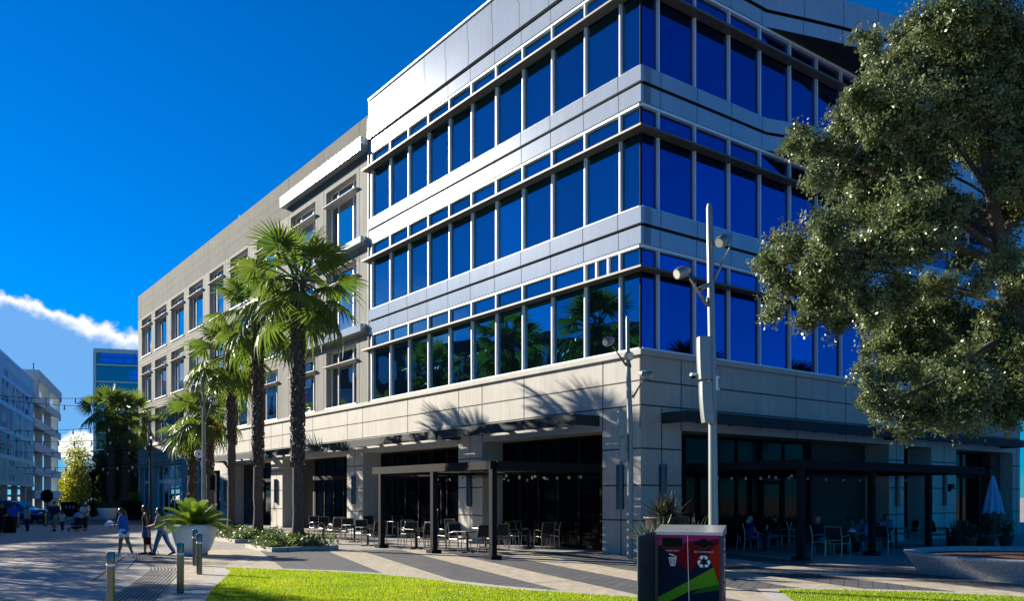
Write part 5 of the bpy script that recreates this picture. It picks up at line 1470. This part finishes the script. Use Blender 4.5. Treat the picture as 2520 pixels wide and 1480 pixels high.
# chair and table prototypes (face +X)
def make_chair(label):
    t = thing('patio_chair', label, 'chair', (0,0,0))
    r = .016
    for s in (1,-1):
        y = s*.27
        m = MB(); m.tube([(.25,y,0),(.235,y,.35),(.22,y,.62)], r, 8); m.build('leg', M['alu'], t)
        m = MB(); m.tube([(-.30,y,0),(-.25,y,.43),(-.27,y*.98,.66),(-.33,y*.95,.93)], r, 8); m.build('leg', M['alu'], t)
        m = MB(); m.tube([(.22,y,.615),(.19,y,.655),(.0,y*1.02,.665),(-.2,y,.635),(-.27,y,.60)], [.014,.02,.022,.02,.014], 8, flat=.7); m.build('armrest', M['alu'], t)
    m = MB(); m.tube([(-.33,.255,.93),(-.335,0,.935),(-.33,-.255,.93)], r*.9, 8); m.tube([(-.252,.265,.52),(-.252,-.265,.52)], r*.8, 8)
    m.tube([(-.25,.27,.415),(-.25,-.27,.415)], r*.9, 8); m.tube([(.235,.27,.42),(.235,-.27,.42)], r*.9, 8)
    for s in (1,-1): m.tube([(-.25,s*.27,.415),(.235,s*.27,.425)], r, 8)
    m.build('frame', M['alu'], t)
    m = MB(); m.obox((-.24,-.252,.425), (.47,0,.012), (0,.504,0), (0,0,.014)); m.build('seat', M['sling'], t)
    m = MB(); m.obox((-.262,-.25,.535), (.012,0,.002), (0,.5,0), (-.066,0,.385)); m.build('backrest', M['sling'], t)
    return t
def make_table(label):
    t = thing('patio_table', label, 'table', (0,0,0))
    m = MB(); m.box((0,0,.745), .72, .72, .03); m.build('tabletop', M['tabletop'], t, bevel=.006)
    m = MB(); m.tube([(0,0,.04),(0,0,.73)], .045, 12); m.box((0,0,.722), .3, .3, .016); m.build('pedestal', M['sling'], t)
    m = MB(); m.box((0,0,.022), .56, .09, .03); m.box((0,0,.023), .09, .56, .03)
    for x, y in ((.27,0),(-.27,0),(0,.27),(0,-.27)): m.tube([(x,y,0),(x,y,.02)], .03, 8, 1)
    m.build('foot', [M['sling'], M['alu']], t)
    return t
FA = math.atan2(dL.y, dL.x); FB = FA + math.pi
GF, GS = 'black sling chairs on the front patio', 'black sling chairs on the side patio'
CS = 1.06
ch0 = None; tb0 = None; rj = random.Random(5)
def chair(px, py, rz, label, group):
    global ch0
    p = G(px, py-4)
    p = (p.x, p.y, 0)
    if ch0 is None:
        ch0 = make_chair(label); ch0.location = p; ch0.rotation_euler.z = rz; ch0['group'] = group; ch0.scale = (CS,)*3
    else: dup(ch0, p, rz + rj.uniform(-.12,.12), label, group)
def table(px, py, label, rz=FA, group='small square patio tables'):
    global tb0
    p = G(px, py-2); p = (p.x, p.y, 0)
    if tb0 is None:
        tb0 = make_table(label); tb0.location = p; tb0.rotation_euler.z = rz; tb0['group'] = group
    else: dup(tb0, p, rz + rj.uniform(-.08,.08), label, group)
for px, py, d, lab in (
 (827,1333,FA,'patio chair with its back to us, first one right of the big palm trunk'),
 (927,1349,FA,'patio chair with its back to us just left of the left pergola post'),
 (1048,1357,FA,'patio chair with its back to us just left of the middle pergola post'),
 (1102,1352,FA,'patio chair with its back to us just right of the middle pergola post'),
 (1177,1366,FA,'nearest patio chair, its back to us, left of the corner pergola post'),
 (1224,1361,FA,'patio chair half hidden behind the corner pergola post'),
 (1262,1345,FA,'dim patio chair right behind the corner pergola post, back to us'),
 (1339,1355,FA,'left of the three back-turned patio chairs at the dark end by the door'),
 (1379,1352,FA,'middle of the three back-turned patio chairs at the dark end by the door'),
 (1421,1350,FA,'right of the three back-turned patio chairs, nearest the door handle'),
 (781,1326,FB,'leftmost patio chair, facing us behind the palm bed'),
 (805,1329,FB,'second patio chair from the left, facing us over a small table'),
 (862,1337,FB,'patio chair facing us behind the table in front of the pale pier'),
 (898,1344,FB,'patio chair facing us at the table left of the left pergola post'),
 (913,1323,FB,'patio chair close to the shaded side of the pale pier'),
 (960,1322,FB,'back row patio chair just right of the left pergola post'),
 (986,1324,FB,'back row patio chair with a sunlit armrest behind the left post'),
 (1010,1346,FB,'patio chair facing us midway between the left and middle posts'),
 (1018,1318,FA,'dark back row patio chair against the shop glass between the posts'),
 (1052,1325,FB,'back row patio chair seen left of the middle pergola post'),
 (1090,1325,FB,'back row patio chair seen right of the middle pergola post'),
 (1132,1362,FB,'patio chair facing us with bright arms, nearest row by the middle post'),
 (1146,1335,FA,'patio chair before the left half of the second pale pier'),
 (1175,1337,FA,'patio chair before the right half of the second pale pier'),
 (1205,1335,FB,'back row patio chair just left of the corner pergola post'),
 (1281,1352,FB,'patio chair facing us with a lit left leg right of the corner post'),
 (1312,1343,FB,'patio chair facing us behind the back-turned trio'),
 (1290,1331,FB,'back row patio chair in the dark right of the corner post'),
 (845,1330,FB,'patio chair tucked between the two leftmost small tables'),
 (1003,1351,FA,'back-turned patio chair left of the one beside the middle pergola post'),
 (1072,1358,FB,'patio chair partly hidden by the middle pergola post'),
 (1366,1344,FB,'patio chair facing us at the dim end, behind the back-turned trio'),
 (1243,1351,FA,'dim patio chair second to the right of the corner pergola post'),
 (1402,1338,FB,'patio chair facing us in the deep shade left of the door handle'),
 (1118,1340,FB,'patio chair facing us in the second row right of the middle post'),
 (1430,1330,FB,'back row patio chair deepest in the shade by the door')):
    chair(px, py, d, lab, GF)
for px, py, lab in (
 (795,1327,'leftmost small table behind the palm bed'),(872,1338,'small table in front of the first pale pier'),(905,1347,'small table left of the left pergola post'),
 (1024,1355,'small table between the left and middle pergola posts'),(975,1325,'back row table right of the left pergola post'),(1150,1364,'nearest small table, between middle and corner posts'),
 (1300,1350,'small table right of the corner pergola post'),(1326,1342,'small table behind the back-turned trio of chairs'),(1195,1351,'small table behind the corner pergola post'),(1350,1334,'back row table in the dark by the shop glass'),
 (1070,1327,'back row table behind the middle pergola post'),(1395,1340,'small table deepest in the shade near the door')):
    table(px, py, lab)
for px, py, d, lab in (
 (1841,1360,.25,'patio chair under the woman with the pale cap'),(1796,1352,.4,'dim patio chair just right of the recycling bin'),(1948,1352,.3,'empty patio chair just left of the right pergola post'),
 (1918,1352,math.pi+.2,'patio chair under the man in jeans'),(2003,1371,.35,'patio chair under the bald man'),(2062,1376,.75,'empty patio chair with its back to us left of the middle side table'),
 (2112,1360,math.pi-.1,'patio chair under the leaning dark haired woman'),(2136,1357,math.pi+.5,'patio chair under the person in light blue'),(2172,1369,.85,'empty patio chair with its back to us in front of the man in blue'),
 (2182,1345,-math.pi/2-.3,'patio chair under the man in blue and sunglasses'),(2234,1347,math.pi,'empty patio chair facing left before the lit blue pier'),
 (2310,1349,.2,'left of the two empty patio chairs above the stone planter rim'),(2352,1349,math.pi-.2,'right of the two empty patio chairs above the stone planter rim')):
    chair(px, py, d, lab, GS)
for px, py, lab in ((1880,1356,'side patio table between the two seated guests at left'),(2082,1366,'middle side patio table with takeaway things on it'),(2205,1352,'side patio table before the lit blue pier'),(2332,1350,'side patio table between the two empty chairs by the planter')):
    table(px, py, lab, .3)
# things on the middle tables
def on_table(px, py, dx=0, dy=0): p = G(px, py-2); return V((p.x+dx, p.y+dy, .761))
c = on_table(2082,1366,.2,.0); m = MB(); m.prism([c+V((-.12,-.09,0)),c+V((.12,-.09,0)),c+V((.12,.09,0)),c+V((-.12,.09,0))], UP*.05); m.prism([c+V((-.1,-.07,.05)),c+V((.1,-.07,.05)),c+V((.08,.05,.085)),c+V((-.08,.05,.085))], UP*.01)
tag(m.build('takeaway_box', M['white'], None, bevel=.008), 'white takeaway box on the middle side patio table', 'box')
c = on_table(2082,1366,-.22,.05); m = MB(); m.lathe(c, [(.03,0),(.04,.13),(.042,.14),(.0,.145)], 14); tag(m.build('cup', M['white']), 'white cup on the middle side patio table', 'cup')
c = on_table(1880,1356,.1,-.05); m = MB(); m.lathe(c, [(.03,0),(.042,.14),(.044,.15),(0,.155)], 14); tag(m.build('cup', M['bulb']), 'pale cup on the left side patio table', 'cup')
# folded umbrella
Y = 31.0; b = ground_Y(Y, 2444); t = thing('umbrella', 'closed pale blue patio umbrella near the right edge', 'umbrella', tuple(b))
m = MB(); zt = AT(0,1172,Y).z; zb = AT(0,1262,Y).z; vs = []; fs = []; nf = 48
for i in range(9):
    q = i/8; z = zt+(zb-zt)*q
    for k in range(nf):
        a = 2*math.pi*k/nf; r = (.035+.28*q**.8)*(1+.20*math.cos(a*8)*min(1,q*2)); zz = z - (.07*math.cos(a*8) if i == 8 else 0)
        vs.append(b+V((r*math.cos(a), r*math.sin(a), zz)))
for i in range(8):
    for k in range(nf): fs.append((i*nf+k, i*nf+(k+1) % nf, (i+1)*nf+(k+1) % nf, (i+1)*nf+k))
m.add(vs, fs, 0, True); m.build('canopy', M['umbrella'], t)
m = MB(); m.tube([b, b+UP*(zt+.1)], .025, 8); m.build('pole', M['darkpole'], t)
m = MB(); m.lathe(b, [(.3,0),(.3,.06),(.06,.1),(.04,.3)], 20); m.build('base', M['darkpole'], t)
# potted plants by the far end of the side patio
M['terra'] = mat('terracotta', (.25,.07,.03), .8, var=.1)
for i, (px, Y, L, lab, nm) in enumerate(((2385,31.5,.75,'leafy plant in a terracotta pot left of the closed umbrella','terra'),(2432,32.2,.8,'leafy plant in a wide terracotta pot under the closed umbrella','terra'),(2350,32.5,.9,'spiky plant in a dark pot before the lit pier','brownpot'),(2475,33,.8,'leafy plant in a dark pot right of the closed umbrella','brownpot'))):
    b = ground_Y(Y, px); t = thing('potted_plant', lab, 'plant', tuple(b))
    m = MB(); m.lathe(b, [(.18,0),(.27,.34),(.30,.36),(.30,.42),(.25,.42),(.22,.34),(0,.36)], 24, cap=False); m.build('pot', M[nm], t)
    rg = np.random.default_rng(90+i)
    if i == 2:
        o = spiky('x', (b.x,b.y,.38), L, 40, 'agave', 95, .03, 20, name='leaves'); del o['label']; del o['category']
        o.data.transform(Matrix.Translation(-b)); o.parent = t
    else:
        pts = np.array([b.x,b.y,.68]) + rg.normal(size=(260,3))*np.array([.15,.15,.18]); v_ = leaf_quads(pts, .13, rg); np_mesh('leaves', v_, len(v_)//4, 4, M['darkleaf'], t)

# ------------------------------------------------------------------ recycling bin
M['binbody'] = mat('bin_body', (.035,.04,.04), .4, metal=.3, var=.1)
M['bintop'] = mat('bin_top', (.50,.50,.47), .3, metal=.6, var=.06, rvar=.08)
M['edge'] = mat('bin_edge', (.6,.6,.58), .3, metal=.6, var=0)
for n, c in dict(magenta=(.36,.02,.14), dkred=(.16,.003,.010), orange=(.36,.018,.006), ink=(.004,.014,.035), green=(.10,.30,.012), dkgreen=(.02,.13,.012), decal=(.78,.82,.8), purple=(.22,.02,.09)).items():
    M[n] = mat('decal_'+n, c, .6, var=.05, scale=2, spec=.06)
BA = rad(-19)
bx = V((math.cos(BA), math.sin(BA), 0)); by = V((-math.sin(BA), math.cos(BA), 0))
bo = V(((1612-1260)/FPX*14.35, 14.35, 0))        # front left foot
BIN = thing('recycling_bin', 'dark two door trash and recycling bin with magenta, red, navy and green panels', 'bin', tuple(bo))
BW_, BD, BH = 1.116, .72, 1.385
def BP(u, d, z): return bo + bx*u + by*d + UP*z
m = MB(); m.obox(BP(0,0,.06), bx*BW_, by*BD, UP*(BH-.11)); m.obox(BP(.06,.06,0), bx*(BW_-.12), by*(BD-.12), UP*.06); m.build('body', M['binbody'], BIN, bevel=.012)
m = MB(); m.prism([BP(-.012,-.02,BH-.05),BP(-.012,BD+.02,BH-.05),BP(-.012,BD+.02,BH+.10),BP(-.012,-.02,BH)], bx*(BW_+.024)); m.build('lid', M['bintop'], BIN, bevel=.006)
S = BW_/1195.0
def zc(zx, zy, lay): return BP((zx-385)*S, -.004-.0022*lay, BH-(zy-238)*S)
def decal(name, polys, mi, lay, parent):
    m = MB()
    for p in polys: m.prism([zc(x, y, lay) for x, y in p], by*.0018)
    return m.build(name, mi, parent)
m = MB()
pan = m
def addp(poly, mi, lay): pan.prism([zc(x, y, lay) for x, y in poly], by*.0018, mi)
ZB = 1590
addp([(440,290),(1525,300),(1528,ZB),(440,ZB)], 0, 0)
addp([(445,480),(1525,345),(1527,520),(1340,640),(1008,948),(982,942)], 1, 1)
addp([(1526,430),(1530,1150),(1425,865),(1335,630),(1400,540)], 2, 2)
addp([(445,290),(1524,305),(1524,350),(980,415),(880,430),(500,478),(445,480)], 3, 3)
addp([(440,1430),(980,1128),(1425,865),(1530,1165),(1030,1290),(690,1478),(440,1560)], 4, 3)
addp([(1530,1166),(1530,1262),(1030,1362),(1180,1262)], 5, 2)
dr = m.build('door_panel', [M['ink'], M['dkred'], M['orange'], M['magenta'], M['green'], M['dkgreen']], BIN)
m = MB(); m.prism([zc(966,298,5),zc(976,298,5),zc(1008,ZB,5),zc(996,ZB,5)], by*.003); m.build('door_gap_trim', M['edge'], BIN)
def rrect(x0, y0, x1, y1, r, n=5):
    o = []
    for cx, cy, a0 in ((x1-r,y0+r,-90),(x1-r,y1-r,0),(x0+r,y1-r,90),(x0+r,y0+r,180)):
        for i in range(n+1): a = rad(a0+90*i/n); o.append((cx+r*math.cos(a), cy+r*math.sin(a)))
    return o
decal('trash_slot_frame', [rrect(508,332,892,526,22)], M['binbody'], 5, BIN)
decal('trash_slot', [rrect(520,344,880,514,14)], M['black'], 6, BIN)
def bottle(g):
    o = []
    for i in range(13): a = rad(-60+ -60*i/12 - 0); o.append((1255+(92+g)*math.cos(a), 438+(92+g)*math.sin(a)))
    return o
rc = [rrect(1065-6,392-6,1448+6,484+6,48)]
decal('recycling_slot_frame', [rrect(1060,386,1452,490,50)], M['binbody'], 5, BIN)
decal('recycling_slot_frame', [[(1255+98*math.cos(rad(a)),438+98*math.sin(rad(a))) for a in range(0,360,15)]], M['binbody'], 5.5, BIN)
decal('recycling_slot', [rrect(1068,394,1444,482,43)], M['black'], 7, BIN)
decal('recycling_slot', [[(1255+88*math.cos(rad(a)),438+88*math.sin(rad(a))) for a in range(0,360,15)]], M['black'], 7.5, BIN)
tl = decal('label_plate', [rrect(600,558,806,596,8)], M['black'], 6, BIN); rl = decal('label_plate', [rrect(1118,570,1408,608,8)], M['black'], 6, BIN)
def text_mesh(name, txt, size, Mx, material, parent, ext=.001, spacing=1.0):
    cu = bpy.data.curves.new('t', 'FONT'); cu.body = txt; cu.size = size; cu.extrude = ext; cu.align_x = 'CENTER'; cu.align_y = 'CENTER'; cu.space_character = spacing
    o = bpy.data.objects.new('t', cu); COL.objects.link(o)
    me = bpy.data.meshes.new_from_object(o.evaluated_get(bpy.context.evaluated_depsgraph_get()))
    bpy.data.objects.remove(o); me.transform(Matrix.Translation(-parent_origin(parent)) @ Mx); me.materials.clear(); me.materials.append(material)
    q = bpy.data.objects.new(name, me); COL.objects.link(q); q.parent = parent; return q
def frame_m(o, x, y): 
    z = x.cross(y); Mx = Matrix((( x.x,y.x,z.x,o.x),(x.y,y.y,z.y,o.y),(x.z,y.z,z.z,o.z),(0,0,0,1))); return Mx
text_mesh('lettering', 'TRASH ONLY', .036, frame_m(zc(703,577,7.5), bx, UP), M['decal'], tl, spacing=1.05)
text_mesh('lettering', 'RECYCLING ONLY', .036, frame_m(zc(1263,589,7.5), bx, UP), M['decal'], rl, spacing=1.05)
text_mesh('lettering', 'NONA', .30, frame_m(BP(BW_+.006, .36, .80), -UP, by), M['decal'], BIN, spacing=1.15)
m = MB(); m.obox(BP(BW_+.0005,.08,.12), bx*.003, by*(BD-.14), UP*1.12); m.build('side_panel', M['purple'], BIN)
# the two pictograms
tr = [[(642,632),(655,630),(775,678),(778,692),(640,645)], [(700,645),(712,638),(720,650),(716,658),(704,655)], [(632,698),(778,698),(776,716),(636,716)],
      [(640,717),(656,717),(672,836),(662,846)], [(756,717),(774,717),(754,846),(742,836)], [(662,836),(752,836),(744,852),(670,852)],
      [(676,717),(690,717),(697,835),(686,835)], [(702,717),(714,717),(714,835),(704,835)], [(726,717),(740,717),(730,835),(720,835)]]
decal('trash_symbol', tr, M['decal'], 6, BIN)
def rot(p, a, c=(1262,765)): 
    x, y = p[0]-c[0], p[1]-c[1]; ca, sa = math.cos(a), math.sin(a); return (c[0]+x*ca-y*sa, c[1]+x*sa+y*ca)
a1 = [(1228,656),(1268,656),(1230,726),(1180,705),(1205,660)]; a2 = [(1276,656),(1310,658),(1330,692),(1346,684),(1318,722),(1270,716),(1286,708),(1262,668)]
rcy = []
for k in range(3):
    rcy += [[rot(p, k*2*math.pi/3) for p in a1], [rot(p, k*2*math.pi/3) for p in a2]]
decal('recycling_symbol', rcy, M['decal'], 6, BIN)
# side door standing ajar at the left
hx = BP(-.012,-.02,0); dd = (V(((1569-1260)/FPX*13.92, 13.92, 0)) - hx); dn = dd.normalized(); dt = V((-dn.y, dn.x, 0))*.03
m = MB(); L_ = dd.length
m.prism([hx+UP*.08, hx+dn*L_+UP*.08, hx+dn*L_+UP*1.335, hx+dn*L_*.62+UP*1.345, hx+dn*L_*.62+UP*1.372, hx+UP*1.378], dt); m.build('open_door', M['binbody'], BIN, bevel=.004)
m = MB(); m.tube([hx+dn*L_+UP*.08, hx+dn*L_+UP*1.336, hx+dn*L_*.62+UP*1.346, hx+dn*L_*.62+UP*1.374, hx+UP*1.382], .006, 6, smooth=False); m.tube([hx+V((.002,-.008,.08)), hx+V((.002,-.008,1.35))], .006, 6); m.build('edge_trim', M['edge'], BIN)

# ------------------------------------------------------------------ parked car
M['carpaint'] = mat('car_blue', (.008,.02,.12), .2, metal=.4, var=.04, coat=1.0)
M['carglass'] = mat('car_glass', (.006,.008,.012), .06, var=0, spec=.6)
M['tyre'] = mat('tyre', (.012,.012,.012), .85, var=.1)
M['headlamp'] = mat('headlamp', (.75,.75,.75), .1, var=0)
cy = 60.5; nose = (117-1260)/FPX*cy
CAR = thing('parked_car', 'dark blue sport utility car parked side on at the left edge', 'car', (nose-2.4, cy, 0))
def cp(x, y, z): return V((nose+x, cy+y, z))
# (x from nose, half width, z bottom, z belt, z roof or None)
sec = [(0.0,.62,.45,.80,.82),(-.12,.82,.32,.90,.94),(-.55,.90,.30,.98,1.02),(-1.15,.92,.30,1.04,1.10),(-1.55,.92,.30,1.06,1.28),(-2.05,.92,.30,1.07,1.58),(-2.6,.92,.30,1.08,1.66),(-3.5,.92,.30,1.09,1.66),(-4.2,.91,.32,1.10,1.58),(-4.65,.88,.36,1.08,1.20),(-4.75,.78,.45,1.0,1.04)]
rings = []
for (x, w_, zb, zm, zr) in sec:
    tw = w_*.78 if zr > zm+.12 else w_*.93
    rings.append([cp(x,-w_*.92,zb),cp(x,-w_,(zb+zm)*.5),cp(x,-w_*.985,zm),cp(x,-tw,zr-.03),cp(x,-tw*.7,zr),cp(x,tw*.7,zr),cp(x,tw,zr-.03),cp(x,w_*.985,zm),cp(x,w_,(zb+zm)*.5),cp(x,w_*.92,zb)])
m = MB(); n = 10; vs = [p for r in rings for p in r]; fs = []
for i in range(len(rings)-1):
    for k in range(n): fs.append((i*n+k, i*n+(k+1) % n, (i+1)*n+(k+1) % n, (i+1)*n+k))
fs += [tuple(range(n)), tuple(range(n*(len(rings)-1), n*len(rings)))]
m.add(vs, fs, 0, True); bodyo = m.build('body', M['carpaint'], CAR)
for s in (-1,1):
    m = MB()
    for poly in ([(-1.72,1.12),(-2.12,1.50),(-2.55,1.57),(-2.55,1.12)], [(-2.63,1.12),(-2.63,1.57),(-3.45,1.57),(-3.45,1.12)], [(-3.53,1.12),(-3.53,1.56),(-4.05,1.50),(-4.42,1.16)]):
        q = []
        for x, z in poly:
            f = (z-1.08)/(1.63-1.08); w_ = (.905*(1-f)+.715*f)+.012; q.append(cp(x, s*w_, z))
        m.prism(q, V((0,-s*.02,0)))
    m.build('side_window', M['carglass'], CAR)
    m = MB(); m.box(cp(-1.75,s*1.02,1.14), .14, .2, .14); m.build('mirror', M['carpaint'], CAR, bevel=.03)
m = MB(); m.quad(cp(-1.2,-.72,1.125),cp(-1.2,.72,1.125),cp(-2.0,.62,1.585),cp(-2.0,-.62,1.585)); m.build('windscreen', M['carglass'], CAR)
for s in (-1,1):
    for x in (-.92,-3.75):
        m = MB(); c = cp(x,s*.80,.36); m.tube([c-V((0,.12,0)), c+V((0,.12,0))], .36, 24); wh = m.build('wheel', M['tyre'], CAR)
        m = MB(); m.tube([c-V((0,.125,0)), c+V((0,.125,0))], .23, 20); m.build('rim', M['stainless'], wh)
    m = MB(); m.box(cp(-.10,s*.68,.78), .16, .3, .12); m.build('headlight', M['headlamp'], CAR, bevel=.02)
m = MB(); m.tube([cp(-2.3,-.62,1.70),cp(-4.0,-.62,1.69)], .025, 6); m.tube([cp(-2.3,.62,1.70),cp(-4.0,.62,1.69)], .025, 6); m.build('roof_rail', M['stainless'], CAR)

# ------------------------------------------------------------------ stroller
sx, sy = ST.x, ST.y
t = thing('stroller', 'dark stroller with a blue hood pushed by the man in cream', 'stroller', (sx, sy, 0))
m = MB(); 
for s in (-1,1):
    x = sx+s*.24; m.tube([(x,sy-.38,.1),(x,sy+.1,.55),(x,sy+.42,.95),(x,sy+.52,1.0)], .016, 6); m.tube([(x,sy+.32,.1),(x,sy+.05,.5)], .016, 6)
m.tube([(sx-.24,sy+.52,1.0),(sx+.24,sy+.52,1.0)], .02, 6); m.tube([(sx-.24,sy-.1,.36),(sx+.24,sy-.1,.36)], .014, 6); m.build('frame', M['darkpole'], t)
m = MB(); m.obox((sx-.22,sy-.3,.36), (.44,0,0), (0,.42,-.05), (0,0,.1)); m.obox((sx-.22,sy+.1,.36), (.44,0,0), (0,.12,0), (0,.12,.45)); m.obox((sx-.2,sy-.25,.15), (.4,0,0), (0,.45,0), (0,0,.14)); m.build('seat', M['blackc'], t, bevel=.02)
m = MB(); vs = []; fs = []
for i in range(9):
    a = rad(10+ 115*i/8)
    for k in range(9):
        b = math.pi*k/8; vs.append(V((sx-.27*math.cos(b), sy+.12-.40*math.sin(b)*math.cos(a), .72+.36*math.sin(b)*math.sin(a))))
for i in range(8):
    for k in range(8): fs.append((i*9+k, i*9+k+1, (i+1)*9+k+1, (i+1)*9+k))
m.add(vs, fs, 0, True); o = m.build('hood', M['lightblue'], t); so_ = o.modifiers.new('thick', 'SOLIDIFY'); so_.thickness = .015
for s in (-1,1):
    for y in (-.38,.32):
        m = MB(); m.tube([(sx+s*.27-.02,sy+y,.11),(sx+s*.27+.02,sy+y,.11)], .11, 16); wh = m.build('wheel', M['tyre'], t); m = MB(); m.tube([(sx+s*.27-.023,sy+y,.11),(sx+s*.27+.023,sy+y,.11)], .05, 10); m.build('rim', M['whitec'], wh)
